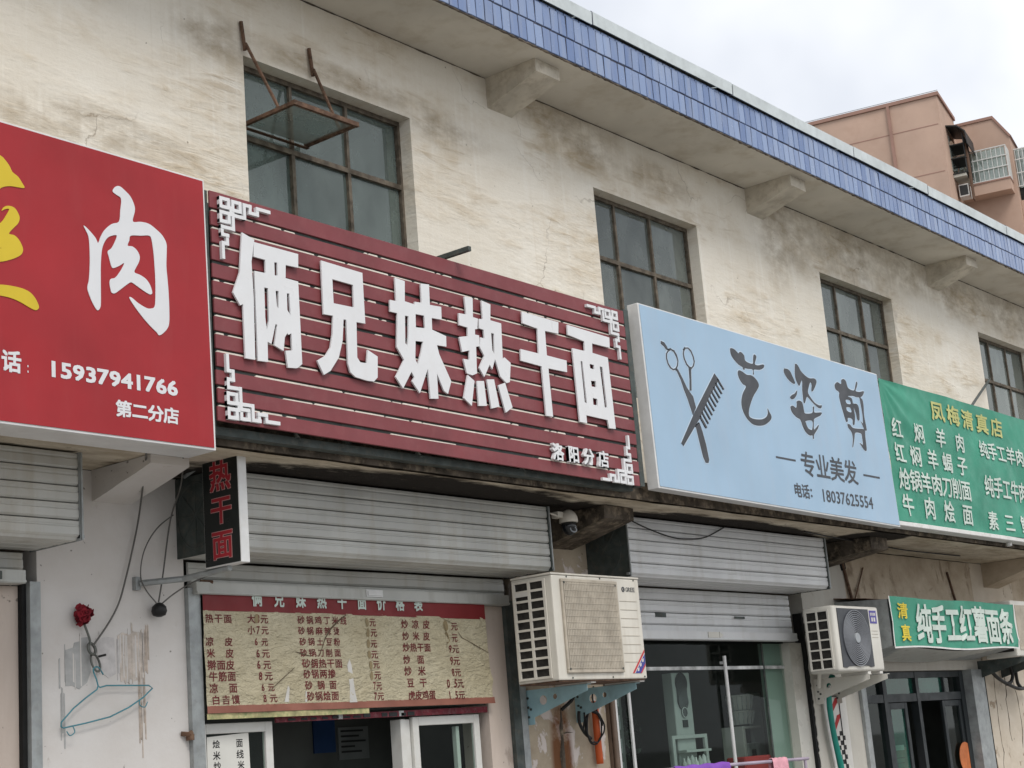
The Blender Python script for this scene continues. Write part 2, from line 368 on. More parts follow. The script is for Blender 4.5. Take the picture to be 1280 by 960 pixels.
    tilewhite=simple('cream_wall_tile', (0.58, 0.56, 0.50), 0.3, var=0.05, scale=3, spec=0.4),
    alu_dark=simple('charcoal_door_frame', (0.030, 0.036, 0.039), 0.45, metal=0.2, var=0.1),
    sticker_orange=simple('orange_round_sticker', (0.55, 0.17, 0.06), 0.6, var=0.15, scale=14),
    red_cloth=simple('red_cloth', (0.42, 0.04, 0.04), 0.8), pink=simple('pink_towel', (0.72, 0.36, 0.42), 0.9, var=0.1, scale=20, bump=0.5), purple=simple('purple_cloth', (0.22, 0.08, 0.42), 0.85, var=0.1),
    lilac=simple('lilac_rail', (0.40, 0.34, 0.42), 0.6),
    poster_pink=simple('pinkish_poster', (0.42, 0.17, 0.13), 0.6, var=0.25, scale=8),
    peach=simple('peach_render', (0.50, 0.355, 0.28), 0.9, var=0.06, scale=0.4, dirt=(0.39, 0.255, 0.19), dirt_amt=0.35, spec=0.1),
    peach_dark=simple('peach_trim', (0.33, 0.20, 0.16), 0.9, var=0.05, scale=1),
    apt_glass=make_glass('apartment_glass', dust=0.5, dust_col=(0.36, 0.40, 0.38), refl=0.1), curtain=simple('pale_curtain', (0.5, 0.5, 0.45), 0.9, var=0.1, scale=4),
    bar_white=simple('white_grille_bars', (0.66, 0.66, 0.64), 0.5, var=0.05),
    asphalt=simple('asphalt', (0.052, 0.052, 0.054), 0.95, var=0.15, scale=3, bump=0.4), paving=simple('concrete_paving', (0.30, 0.29, 0.275), 0.9, var=0.1, scale=1.5, bump=0.2),
    earth=simple('ground', (0.24, 0.235, 0.22), 0.95, var=0.12, scale=0.2), roof=simple('roof_felt', (0.16, 0.16, 0.16), 0.95, var=0.1),
    rail=simple('shutter_rail_grey', (0.50, 0.505, 0.475), 0.5, metal=0.1, var=0.06, scale=3, dirt=(0.24, 0.22, 0.18), dirt_amt=0.5, streak=True),
    room_wall=simple('shop_inner_wall', (0.10, 0.105, 0.10), 0.9, var=0.15, scale=2),
)

# ---------------------------------------------------------------- mesh helpers
class MB:
    """collects simple shapes and links them as ONE mesh object"""
    def __init__(s): s.bm = bmesh.new()
    def box(s, x0, x1, y0, y1, z0, z1):
        v = [s.bm.verts.new(p) for p in ((x0, y0, z0), (x1, y0, z0), (x1, y1, z0), (x0, y1, z0), (x0, y0, z1), (x1, y0, z1), (x1, y1, z1), (x0, y1, z1))]
        for f in ((3, 2, 1, 0), (4, 5, 6, 7), (0, 1, 5, 4), (1, 2, 6, 5), (2, 3, 7, 6), (3, 0, 4, 7)):
            s.bm.faces.new([v[i] for i in f])
        return s
    def quad(s, *p):
        s.bm.faces.new([s.bm.verts.new(q) for q in p]); return s
    def prism_x(s, x0, x1, yz):
        """polygon in the YZ plane (counter-clockwise seen from -x ... orientation fixed by recalc) run along x"""
        a = [s.bm.verts.new((x0, y, z)) for y, z in yz]; b = [s.bm.verts.new((x1, y, z)) for y, z in yz]
        s.bm.faces.new(a); s.bm.faces.new(b[::-1])
        n = len(yz)
        for i in range(n): s.bm.faces.new((a[i], b[i], b[(i + 1) % n], a[(i + 1) % n]))
        return s
    def prism_y(s, y0, y1, xz):
        a = [s.bm.verts.new((x, y0, z)) for x, z in xz]; b = [s.bm.verts.new((x, y1, z)) for x, z in xz]
        s.bm.faces.new(a); s.bm.faces.new(b[::-1])
        n = len(xz)
        for i in range(n): s.bm.faces.new((a[i], b[i], b[(i + 1) % n], a[(i + 1) % n]))
        return s
    def prism_z(s, z0, z1, xy):
        a = [s.bm.verts.new((x, y, z0)) for x, y in xy]; b = [s.bm.verts.new((x, y, z1)) for x, y in xy]
        s.bm.faces.new(a); s.bm.faces.new(b[::-1])
        n = len(xy)
        for i in range(n): s.bm.faces.new((a[i], b[i], b[(i + 1) % n], a[(i + 1) % n]))
        return s
    def tube(s, path, r, n=8, cap=True):
        pts = [Vector(p) for p in path]
        rings = []
        up = None
        for i, p in enumerate(pts):
            t = (pts[min(i + 1, len(pts) - 1)] - pts[max(i - 1, 0)]).normalized()
            if up is None: up = t.orthogonal().normalized()
            up = (up - t * up.dot(t)).normalized()
            w = t.cross(up)
            rr = r[i] if isinstance(r, (list, tuple)) else r
            rings.append([s.bm.verts.new(p + (up * math.cos(2 * math.pi * k / n) + w * math.sin(2 * math.pi * k / n)) * rr) for k in range(n)])
        for a, b in zip(rings, rings[1:]):
            for k in range(n): s.bm.faces.new((a[k], a[(k + 1) % n], b[(k + 1) % n], b[k]))
        if cap: s.bm.faces.new(rings[0][::-1]); s.bm.faces.new(rings[-1])
        return s
    def ring_y(s, c, r, t, d, n=28, sx=1.0):
        """flat ring in the XZ plane: radius r, width t, depth d, centre c"""
        vs = []
        for k in range(n):
            a = 2 * math.pi * k / n
            ca, sa = math.cos(a) * sx, math.sin(a)
            vs.append([s.bm.verts.new((c[0] + q * ca, y, c[2] + q * sa)) for q, y in ((r - t / 2, c[1]), (r + t / 2, c[1]), (r + t / 2, c[1] + d), (r - t / 2, c[1] + d))])
        for k in range(n):
            a, b = vs[k], vs[(k + 1) % n]
            for j in range(4): s.bm.faces.new((a[j], b[j], b[(j + 1) % 4], a[(j + 1) % 4]))
        return s
    def disc_y(s, c, r, d, n=24, sx=1.0):
        return s.prism_y(c[1], c[1] + d, [(c[0] + r * sx * math.cos(2 * math.pi * k / n), c[2] + r * math.sin(2 * math.pi * k / n)) for k in range(n)])
    def lathe_z(s, c, prof, n=20):
        rings = [[s.bm.verts.new((c[0] + r * math.cos(2 * math.pi * k / n), c[1] + r * math.sin(2 * math.pi * k / n), c[2] + z)) for k in range(n)] for r, z in prof]
        for a, b in zip(rings, rings[1:]):
            for k in range(n): s.bm.faces.new((a[k], a[(k + 1) % n], b[(k + 1) % n], b[k]))
        s.bm.faces.new(rings[0][::-1]); s.bm.faces.new(rings[-1])
        return s
    def build(s, name, mat, parent=None, bevel=0.0, smooth=False, seg=1):
        bm = s.bm
        if len(bm.faces) > 1: bmesh.ops.recalc_face_normals(bm, faces=bm.faces)      # a lone pane keeps the side it was given
        if bevel: bmesh.ops.bevel(bm, geom=list(bm.edges), offset=bevel, segments=seg, profile=0.6, affect='EDGES', clamp_overlap=True)
        me = bpy.data.meshes.new(name)
        bm.to_mesh(me); bm.free()
        return link(name, me, mat, parent, smooth)

def world_loc(o):
    v = Vector((0, 0, 0))
    while o is not None: v += o.location; o = o.parent
    return v

def link(name, me, mat, parent=None, smooth=False):
    """links a mesh given in world coordinates; under a parent it is shifted into the parent's space"""
    if parent is not None: me.transform(Matrix.Translation(-world_loc(parent)))
    me.materials.clear()
    me.materials.append(M[mat] if isinstance(mat, str) else mat)
    if smooth:
        for p in me.polygons: p.use_smooth = True
    o = bpy.data.objects.new(name, me)
    C.objects.link(o)
    o.parent = parent
    return o

def tag(o, label, cat, group=None, kind=None):
    if label: o['label'] = label
    if cat: o['category'] = cat
    if group: o['group'] = group
    if kind: o['kind'] = kind
    return o

def thing(name, label, cat, loc=(0, 0, 0), group=None):
    o = bpy.data.objects.new(name, None)
    C.objects.link(o)
    o.location = loc
    o.empty_display_size = 0.1
    return tag(o, label, cat, group)

def box(name, mat, parent, x0, x1, y0, y1, z0, z1, bevel=0.0):
    return MB().box(x0, x1, y0, y1, z0, z1).build(name, mat, parent, bevel)

def copy_tree(o, delta, parent=None):
    c = o.copy()
    C.objects.link(c)
    c.parent = parent
    if parent is None: c.location = o.location + Vector(delta)
    for ch in list(o.children): copy_tree(ch, (0, 0, 0), c)
    return c

def smooth_path(pts, k=6):
    p = [Vector(q) for q in pts]
    out = []
    for i in range(len(p) - 1):
        a, b, c, d = p[max(i - 1, 0)], p[i], p[i + 1], p[min(i + 2, len(p) - 1)]
        for j in range(k):
            t = j / k
            out.append(0.5 * ((2 * b) + (c - a) * t + (2 * a - 5 * b + 4 * c - d) * t * t + (3 * b - a - 3 * c + d) * t ** 3))
    out.append(p[-1])
    return out

# ---------------------------------------------------------------- lettering
CURVES = {}
def curve_mesh(cu):
    o = bpy.data.objects.new('tmp', cu)
    C.objects.link(o)
    dg = bpy.context.evaluated_depsgraph_get()
    e = o.evaluated_get(dg)
    me = e.to_mesh()
    vs = [v.co.copy() for v in me.vertices]
    fs = [tuple(p.vertices) for p in me.polygons]
    e.to_mesh_clear()
    bpy.data.objects.remove(o)
    bpy.data.curves.remove(cu)
    return vs, fs

def glyph(ch, ext=0.0):
    key = (ch, ext)
    if key not in CURVES:
        cu = bpy.data.curves.new('tmp', 'FONT')
        cu.body = ch
        cu.resolution_u = 2
        cu.extrude = ext
        CURVES[key] = curve_mesh(cu)
    return CURVES[key]

def ink(c):
    vs, fs = glyph(c)
    return max(v.x for v in vs) - min(v.x for v in vs)

class Text:
    """lettering of one board gathered as one thin mesh in the XZ plane"""
    def __init__(s): s.v, s.f, s.cuts = [], [], []
    def put(s, ch, x0, x1, z0, z1, y, bold=0.025, ext=0.0, em=True, taper=None):
        vs, fs = glyph(ch, ext)
        if not vs: return
        s.cuts.append((len(s.v), len(s.f)))
        xs = [v.x for v in vs]; ys = [v.y for v in vs]
        if em: ax, bx, ay, by = 0.04 * 1.0, 0.96, -0.08, 0.84
        else: ax, bx, ay, by = min(xs), max(xs), min(ys), max(ys)
        if em:
            w = GLYPH_W
            ax, bx = w * 0.03, w * 0.97
            ay, by = -0.085 * w / 1.0, 0.845 * w / 1.0
        sx, sz = (x1 - x0) / (bx - ax), (z1 - z0) / (by - ay)
        d = bold
        offs = [(0, 0)] if d == 0 else [(d, d), (-d, d), (d, -d), (-d, -d), (0, 0)]
        for k, (ox, oz) in enumerate(offs):
            b = len(s.v)
            for v in vs:
                s.v.append((x0 + (v.x + ox - ax) * sx, y - v.z * sz - 0.00008 * k, z0 + (v.y + oz - ay) * sz))
            s.f += [tuple(i + b for i in f) for f in fs]
    def line(s, txt, x0, x1, z0, z1, y, bold=0.025, cap=1.2, ext=0.0):
        if all(ord(c) < 128 for c in txt):                      # a run of Latin letters or digits fills its box
            cw = (x1 - x0) / len(txt)
            for k, c in enumerate(txt):
                hw = 0.43 * cw * ink(c) / ink('0' if c.isdigit() else c)
                s.put(c, x0 + cw * (k + 0.5) - hw, x0 + cw * (k + 0.5) + hw, z0, z1, y, bold, ext, em=False)
            return
        wts = [0.5 if ord(c) < 128 or c in '：' else 1.0 for c in txt]
        n = len(txt)
        if n == 1:
            s.put(txt, x0, x1, z0, z1, y, bold, ext); return
        cell = (x1 - x0) / sum(wts)
        cw = min(cell * 0.98, cap * (z1 - z0))
        x = x0
        gap = ((x1 - x0) - cw * sum(wts)) / (n - 1)
        for c, w in zip(txt, wts):
            if ord(c) < 128:
                vs, fs = glyph(c)
                h = z1 - z0
                if c == '.': s.put(c, x + cw * w * 0.3, x + cw * w * 0.5, z0 + h * 0.06, z0 + h * 0.16, y, 0, ext, em=False)
                else: s.put(c, x + cw * w * (0.5 - 0.42 * ink(c) / ink('0')), x + cw * w * (0.5 + 0.42 * ink(c) / ink('0')), z0 + h * 0.05, z0 + h * 0.95, y, bold, ext, em=False)
            elif c == '：':
                h = z1 - z0
                for q in (0.12, 0.55): s.put('.', x + cw * w * 0.2, x + cw * w * 0.65, z0 + h * q, z0 + h * (q + 0.2), y, 0, ext, em=False)
            else: s.put(c, x, x + cw, z0, z1, y, bold, ext)
            x += cw * w + gap
    def build(s, name, mat, parent, fn=None):
        me = bpy.data.meshes.new(name)
        me.from_pydata([fn(p) if fn else p for p in s.v], [], s.f)
        o = link(name, me, mat, parent)
        o['kind'] = 'stuff'
        return o
    def build_each(s, name, mat, parent, fn=None):
        """one part for every character"""
        ends = s.cuts[1:] + [(len(s.v), len(s.f))]
        for (v0, f0), (v1, f1) in zip(s.cuts, ends):
            me = bpy.data.meshes.new(name)
            me.from_pydata(s.v[v0:v1], [], [tuple(i - v0 for i in f) for f in s.f[f0:f1]])
            if fn:
                bm = bmesh.new(); bm.from_mesh(me)
                for _ in range(5):                               # fine enough to lie on the folds of the cloth
                    bmesh.ops.triangulate(bm, faces=bm.faces)
                    long_ = [e for e in bm.edges if e.calc_length() > 0.018]
                    if not long_: break
                    bmesh.ops.subdivide_edges(bm, edges=long_, cuts=1)
                for v in bm.verts: v.co = Vector(fn(tuple(v.co)))
                bm.to_mesh(me); bm.free()
            link(name, me, mat, parent)

gv, gf = glyph('面')
GLYPH_W = 1.0
_w = max(v.x for v in gv) + min(v.x for v in gv)          # advance width of a CJK glyph in the bundled font
GLYPH_W = _w if _w > 0.2 else 1.0

def round_off(c, k=4):
    """closed Catmull-Rom curve through the points of a brush outline"""
    n = len(c)
    out = []
    for i in range(n):
        a, b, d, e = (Vector(c[(i + j) % n]) for j in (-1, 0, 1, 2))
        for j in range(k):
            t = j / k
            out.append(tuple(0.5 * ((2 * b) + (d - a) * t + (2 * a - 5 * b + 4 * d - e) * t * t + (3 * b - a - 3 * d + e) * t ** 3)))
    return out

def shape_mesh(shapes, y_front, depth, soft=False):
    """outlines (x, z), holes included, filled and given thickness; front face at y_front"""
    V, F = [], []
    for sh in shapes:
        cu = bpy.data.curves.new('tmp', 'CURVE')
        cu.dimensions = '2D'
        cu.fill_mode = 'BOTH'
        cu.extrude = depth / 2
        for c in sh:
            c = round_off(c) if soft else c
            sp = cu.splines.new('POLY')
            sp.points.add(len(c) - 1)
            for p, (x, z) in zip(sp.points, c): p.co = (x, z, 0, 1)
            sp.use_cyclic_u = True
        vs, fs = curve_mesh(cu)
        b = len(V)
        V += [(v.x, y_front + depth / 2 - v.z, v.y) for v in vs]
        F += [tuple(i + b for i in f) for f in fs]
    me = bpy.data.meshes.new('letter')
    me.from_pydata(V, [], F)
    bm = bmesh.new(); bm.from_mesh(me)
    bmesh.ops.remove_doubles(bm, verts=bm.verts, dist=0.00005)
    bmesh.ops.recalc_face_normals(bm, faces=bm.faces)
    bm.to_mesh(me); bm.free()
    return me

# ---------------------------------------------------------------- ground
tag(MB().quad((-1500, -1500, 0), (1500, -1500, 0), (1500, 1500, 0), (-1500, 1500, 0)).build('ground', 'earth'), 'bare ground around the shops', None, None, 'structure')
tag(MB().quad((-200, -14, 0.004), (200, -14, 0.004), (200, -8.0, 0.004), (-200, -8.0, 0.004)).build('road', 'asphalt'), 'asphalt road in front of the shops', None, None, 'structure')
tag(box('pavement', 'paving', None, -60, 60, -8.0, -0.02, 0.0, 0.13), 'concrete pavement in front of the shops', None, None, 'structure')

# ---------------------------------------------------------------- the two-storey shop building
X0, X1 = -6.0, 24.0
bld = thing('shop_building', 'old two-storey cream plaster row of shops with a blue tiled roof edge', 'building', (9, 0, 0))
WIN = [(2.53, 3.97), (6.03, 7.47), (9.50, 10.93), (13.01, 14.48), (16.57, 18.02), (20.1, 21.5)]
WZ0, WZ1 = 4.15, 5.735
SOF, CAN = 6.26, 3.17

def wall_with_holes(name, mat, x0, x1, z0, z1, holes, y0, y1):
    """front face at y0 with rectangular openings, reveals back to y1"""
    mb = MB()
    xs = sorted({x0, x1} | {h[0] for h in holes} | {h[1] for h in holes})
    zs = sorted({z0, z1} | {h[2] for h in holes} | {h[3] for h in holes})
    inside = lambda a, b: any(h[0] <= a <= h[1] and h[2] <= b <= h[3] for h in holes)
    for xa, xb in zip(xs, xs[1:]):
        for za, zb in zip(zs, zs[1:]):
            if inside((xa + xb) / 2, (za + zb) / 2): continue
            mb.quad((xa, y0, za), (xb, y0, za), (xb, y0, zb), (xa, y0, zb))
            mb.quad((xa, y1, za), (xb, y1, za), (xb, y1, zb), (xa, y1, zb))
    for a, b, c, d in holes:
        for p, q in (((a, c), (a, d)), ((b, c), (b, d)), ((a, c), (b, c)), ((a, d), (b, d))):
            mb.quad((p[0], y0, p[1]), (q[0], y0, q[1]), (q[0], y1, q[1]), (p[0], y1, p[1]))
    for p, q in (((x0, z0), (x0, z1)), ((x1, z0), (x1, z1)), ((x0, z1), (x1, z1)), ((x0, z0), (x1, z0))):
        mb.quad((p[0], y0, p[1]), (q[0], y0, q[1]), (q[0], y1, q[1]), (p[0], y1, p[1]))
    bmesh.ops.remove_doubles(mb.bm, verts=mb.bm.verts, dist=1e-5)
    return mb.build(name, mat, bld)

wall_with_holes('upper_wall', 'plaster', X0, X1, 3.303, 6.258, [(a, b, WZ0, WZ1) for a, b in WIN], 0.0, 0.22)
# ragged plaster seam where the wall meets the slab
mb = MB()
n = 420
pts = [(2.0 + 18.0 * k / n, -0.001, 6.2575 + 0.004 * noise.noise(Vector((k * 0.21, 0, 0)))) for k in range(n + 1)]
mb.tube(pts, [max(0.0012, 0.0045 + 0.0075 * noise.noise(Vector((k * 0.33, 3, 1)))) for k in range(n + 1)], 5)
mb.build('wall_seam', 'grime', bld)
box('eave_slab', 'eave', bld, X0, X1, -0.545, 0.4, SOF, 6.62)
box('roof_deck', 'roof', bld, X0, X1, 0.4, 7.0, 6.3, 6.5)
box('back_wall', 'dark_room', bld, X0, X1, 6.8, 7.0, 0, 6.29)
box('side_wall', 'plaster', bld, X0, X0 + 0.2, 0.23, 6.79, 0, 6.29)
box('side_wall', 'plaster', bld, X1 - 0.2, X1, 0.23, 6.79, 0, 6.29)
box('upper_floor', 'dark_room', bld, X0 + 0.21, X1 - 0.21, 0.23, 6.79, 3.18, 3.36)
for a in (3.6, 8.55, 12.2, 15.85):
    box('partition_wall', 'room_wall', bld, a, a + 0.12, 0.25, 6.78, 0.02, 3.17)
for a in (4.9, 8.4, 11.9, 15.45):
    box('partition_wall', 'dark_room', bld, a, a + 0.12, 0.25, 6.78, 3.37, 6.25)

# tapered brackets under the roof slab
def bracket(name, mat, xa, xb, y_tip, z_top, z_wall, z_tip, lean=0.0):
    mb = MB().prism_x(xa, xb, [(0.0, z_top - 0.001), (0.0, z_wall), (y_tip, z_tip), (y_tip, z_top - 0.001)])
    bmesh.ops.subdivide_edges(mb.bm, edges=list(mb.bm.edges), cuts=3, use_grid_fill=True)
    for v in mb.bm.verts:
        if v.co.y < -0.02 and v.co.z < z_top - 0.01:
            d = noise.noise_vector(v.co * 6.0) * 0.007
            v.co += Vector((d.x, d.y, d.z))
    return mb.build(name, mat, bld)
for i in range(-1, 5):
    xa = 8.30 + 3.545 * i if i < 1 else (11.80, 15.42, 19.0, 22.5)[i - 1]
    bracket('eave_bracket', 'eave_bracket', xa, xa + 0.268, -0.445, SOF, 6.035, 6.165)

# blue glazed tiles on the roof edge: each tile in view is a part
box('tile_bed', 'grout', bld, X0, X1, -0.556, -0.546, SOF + 0.004, 6.622)
def tile_mesh(w, h):
    b = MB().box(-w / 2, w / 2, -0.006, 0.0, 0, h)
    bm = b.bm
    bmesh.ops.recalc_face_normals(bm, faces=bm.faces)
    bmesh.ops.bevel(bm, geom=[e for e in bm.edges if all(abs(v.co.y + 0.006) < 1e-6 for v in e.verts)], offset=0.003, segments=1, affect='EDGES')
    me = bpy.data.meshes.new('tile')
    bm.to_mesh(me); bm.free()
    me.materials.append(M['tile'])
    return me
P = 0.0885
TM = tile_mesh(P - 0.009, 0.163)
rnd = random.Random(11)
rest = MB()
n_obj = 0
for row, z in ((0, SOF + 0.010), (1, SOF + 0.184)):
    k = 0
    x = X0 + 0.05
    while x < X1 - 0.05:
        xx = x + (0.02 if row else 0) + rnd.uniform(-0.0015, 0.0015)
        zz = z + rnd.uniform(-0.002, 0.002)
        if 6.9 < x < 17.6 and n_obj < 245:
            o = bpy.data.objects.new('tile', TM)
            C.objects.link(o)
            o.parent = bld
            o.location = Vector((xx, -0.556 - rnd.uniform(0, 0.0015), zz)) - bld.location
            o.rotation_euler = (rnd.uniform(-0.022, 0.022), rnd.uniform(-0.013, 0.013), rnd.uniform(-0.02, 0.02))
            n_obj += 1
        else:
            rest.box(xx - P / 2 + 0.0045, xx + P / 2 - 0.0045, -0.562, -0.556, zz, zz + 0.163)
        x += P
rest.build('tile', 'tile', bld)['kind'] = 'stuff'
cut = MB()
x = X0 + 0.05
while x < X1 - 0.05:
    cut.box(x - P / 2 + 0.005, x + P / 2 - 0.005, -0.561, -0.556, 6.604, 6.620)
    x += P
cut.build('cut_tile', 'tile', bld)['kind'] = 'stuff'
me_ = MB()                                                   # ragged mortar along the lower edge of the tiles
n = 700
me_.tube([(5.0 + 14.5 * k / n, -0.553 + 0.003 * noise.noise(Vector((k * 0.5, 7, 0))), 6.2605 + 0.003 * noise.noise(Vector((k * 0.37, 0, 2)))) for k in range(n + 1)], [max(0.002, 0.007 + 0.009 * noise.noise(Vector((k * 0.45, 1, 5)))) for k in range(n + 1)], 5)
me_.build('mortar_edge', 'grime', bld)
# folded metal coping above the tiles, in sheets with dark joints
seams = [X0, -3.9, -2.1, -0.2, 1.7, 3.4, 5.1, 6.95, 8.84, 10.73, 12.81, 14.36, 16.3, 18.2, 20.1, 22.0, X1]
rnd = random.Random(5)
for a, b in zip(seams, seams[1:]):
    mb = MB()
    dz = rnd.uniform(-0.006, 0.006)
    pr = [(-0.585, 6.628 + dz), (-0.590, 6.724 + dz), (-0.2, 6.80), (-0.2, 6.79), (-0.583, 6.714 + dz), (-0.578, 6.628 + dz)]
    mb.prism_x(a + 0.008, b - 0.008, pr)
    bmesh.ops.bisect_plane(mb.bm, geom=mb.bm.verts[:] + mb.bm.edges[:] + mb.bm.faces[:], plane_co=((a + b) / 2, 0, 0), plane_no=(1, 0, 0))
    for v in mb.bm.verts:
        v.co.y += noise.noise(v.co * 1.7) * 0.006; v.co.z += noise.noise(v.co * 1.3) * 0.006
    mb.build('coping_sheet', 'coping', bld)
    box('coping_joint', 'grout', bld, b - 0.007, b + 0.007, -0.582, -0.21, 6.630, 6.735)
box('parapet', 'eave', bld, X0 + 0.01, X1 - 0.01, -0.2, 0.0, 6.621, 6.79)

# upper windows: steel frame > panes
def upper_window(xa, xb, cols, rail, glass, skip=()):
    fr = MB()
    y = 0.107
    for a, b in ((xa, xa + 0.02), (xb - 0.02, xb)): fr.box(a, b, y - 0.012, y + 0.03, WZ0 + 0.03, WZ1 - 0.03)
    fr.box(xa, xb, y - 0.013, y + 0.03, WZ1 - 0.032, WZ1 - 0.002)
    fr.box(xa, xb, y - 0.013, y + 0.03, WZ0 + 0.002, WZ0 + 0.032)
    fr.box(xa + 0.021, xb - 0.021, y - 0.016, y + 0.028, rail - 0.016, rail + 0.016)
    xs = [xa + 0.02] + list(cols) + [xb - 0.02]
    for c in cols: fr.box(c - 0.013, c + 0.013, y - 0.014, y + 0.027, WZ0 + 0.033, rail - 0.0165), fr.box(c - 0.011, c + 0.011, y - 0.014, y + 0.027, rail + 0.0165, WZ1 - 0.033)
    w = fr.build('window', 'win_frame', bld)
    rnd = random.Random(int(xa * 100))
    for i, (a, b) in enumerate(zip(xs, xs[1:])):
        for j, (c, d) in enumerate(((WZ0 + 0.033, rail - 0.016), (rail + 0.016, WZ1 - 0.033))):
            if (i, j) in skip: continue
            t = rnd.uniform(-0.006, 0.006)
            MB().quad((a + 0.01, y + 0.008 + t, c - 0.01), (b - 0.01, y + 0.008 - t, c - 0.01), (b - 0.01, y + 0.008 - t, d + 0.01), (a + 0.01, y + 0.008 + t, d + 0.01)).build('pane', glass, w)
    return w
upper_window(2.53, 3.97, (3.0, 3.5), 5.26, 'old_glass')
w1 = upper_window(6.03, 7.47, (6.49, 6.97), 5.275, 'old_glass')
upper_window(9.50, 10.93, (9.89, 10.38), 5.235, 'grey_glass')
upper_window(13.01, 14.48, (13.47, 14.0), 5.255, 'grey_glass')
upper_window(16.57, 18.02, (17.05, 17.53), 5.25, 'grey_glass')
upper_window(20.1, 21.5, (20.55, 21.05), 5.25, 'grey_glass')
# the swung-open rusty sash of the first window, with its pane, held by two stays from the wall
sash = MB()
a, b = 6.075, 6.60
zf = lambda y: 5.335 + (y - 0.09) * -0.02
for c in (a, b - 0.022): sash.box(c, c + 0.022, -0.335, 0.088, 5.330, 5.352)
sash.box(a, b, -0.358, -0.3355, 5.327, 5.355)
sash.box(a, b, 0.0605, 0.0885, 5.320, 5.3245)
so = sash.build('window_sash', 'rust', bld)
MB().quad((a + 0.02, -0.335, 5.342), (b - 0.02, -0.335, 5.342), (b - 0.02, 0.07, 5.342), (a + 0.02, 0.07, 5.342)).build('pane', 'sash_glass', so)
for xs, xe in ((6.015, 6.09), (6.565, 6.585)):
    MB().tube([(xs, -0.012, 5.94), (xs + 0.012, -0.022, 5.76)], 0.013, 6).tube([(xs + 0.012, -0.03, 5.80), (xe + 0.01, -0.2, 5.365)], 0.010, 6).build('window_stay', 'rust', bld)

# ---- canopy over the shop fronts and its brackets
def rough_slab():
    mb = MB()
    nx, ny = 150, 7
    g = [[mb.bm.verts.new((X0 + (X1 - X0) * i / nx, -0.72 + 0.72 * j / ny, CAN + 0.006 * noise.noise(Vector((X0 + (X1 - X0) * i / nx * 3, j * 0.8, 1))))) for j in range(ny + 1)] for i in range(nx + 1)]
    for i in range(nx):
        for j in range(ny): mb.bm.faces.new((g[i][j], g[i + 1][j], g[i + 1][j + 1], g[i][j + 1]))
    return mb
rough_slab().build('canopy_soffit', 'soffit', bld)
box('canopy', 'grime', bld, X0, X1, -0.72, -0.001, CAN + 0.012, 3.30)  # slab body and front edge coloured near black with brown mottling
for xa, xb, mt, zw, zt, yt in ((1.3, 1.55, 'white_pier', 3.0, 3.14, -0.45), (4.897, 5.131, 'white_pier', 3.01, 3.125, -0.46), (8.50, 8.83, 'grime', 2.965, 3.085, -0.53), (12.2, 12.5, 'grime', 3.0, 3.07, -0.56), (15.73, 16.1, 'beige_wall', 2.93, 3.08, -0.55), (19.4, 19.7, 'beige_wall', 2.93, 3.08, -0.55)):
    bracket('canopy_bracket', mt, xa, xb, yt, CAN - 0.002, zw, zt)

# ---- lower wall: piers and lintels, butted end to end
def pier(mat, xa, xb, za=0.13, zb=3.165, y=0.0, dep=0.22):
    return box('pier', mat, bld, xa, xb, y, y + dep, za, zb)
pier('white_pier', X0, 1.0)
pier('white_pier', 4.572, 5.458)
pier('pink_plaster', 7.825, 8.028, zb=2.565)
pier('old_pier', 8.172, 9.05, y=-0.002)
pier('tilewhite', 11.70, 11.90, zb=2.36, y=0.03)
pier('grey_pier', 11.945, 12.74)
pier('crack_pier', 15.44, 16.45)
pier('beige_wall', 16.45, X1)
box('lintel_wall', 'beige_wall', bld, 12.741, 15.439, 0.001, 0.2, 2.70, 3.164)
box('lintel', 'grey_pier', bld, 12.742, 15.438, 0.012, 0.2, 2.12, 2.695)
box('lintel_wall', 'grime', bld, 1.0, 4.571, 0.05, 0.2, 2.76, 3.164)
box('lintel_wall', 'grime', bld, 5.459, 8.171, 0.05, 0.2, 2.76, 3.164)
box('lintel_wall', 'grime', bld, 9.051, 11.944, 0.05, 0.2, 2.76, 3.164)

# guide posts of the shutters
for nm, mt, a, b in (('guide_post', 'black', 4.488, 4.512), ('guide_post', 'galv', 4.513, 4.571), ('guide_post', 'galv', 5.459, 5.538), ('guide_post', 'dark_steel', 8.03, 8.105), ('guide_post', 'galv', 8.108, 8.170),
                     ('guide_post', 'brown', 9.052, 9.085), ('guide_post', 'alu', 9.088, 9.15), ('guide_post', 'black', 11.902, 11.943), ('guide_post', 'galv', 12.742, 12.83), ('guide_post', 'galv', 15.06, 15.345), ('guide_post', 'black', 15.347, 15.438)):
    box(nm, mt, bld, a, b, -0.03 if mt != 'black' else 0.0, 0.08, 0.13, 2.60 if b < 12.0 else 2.118)

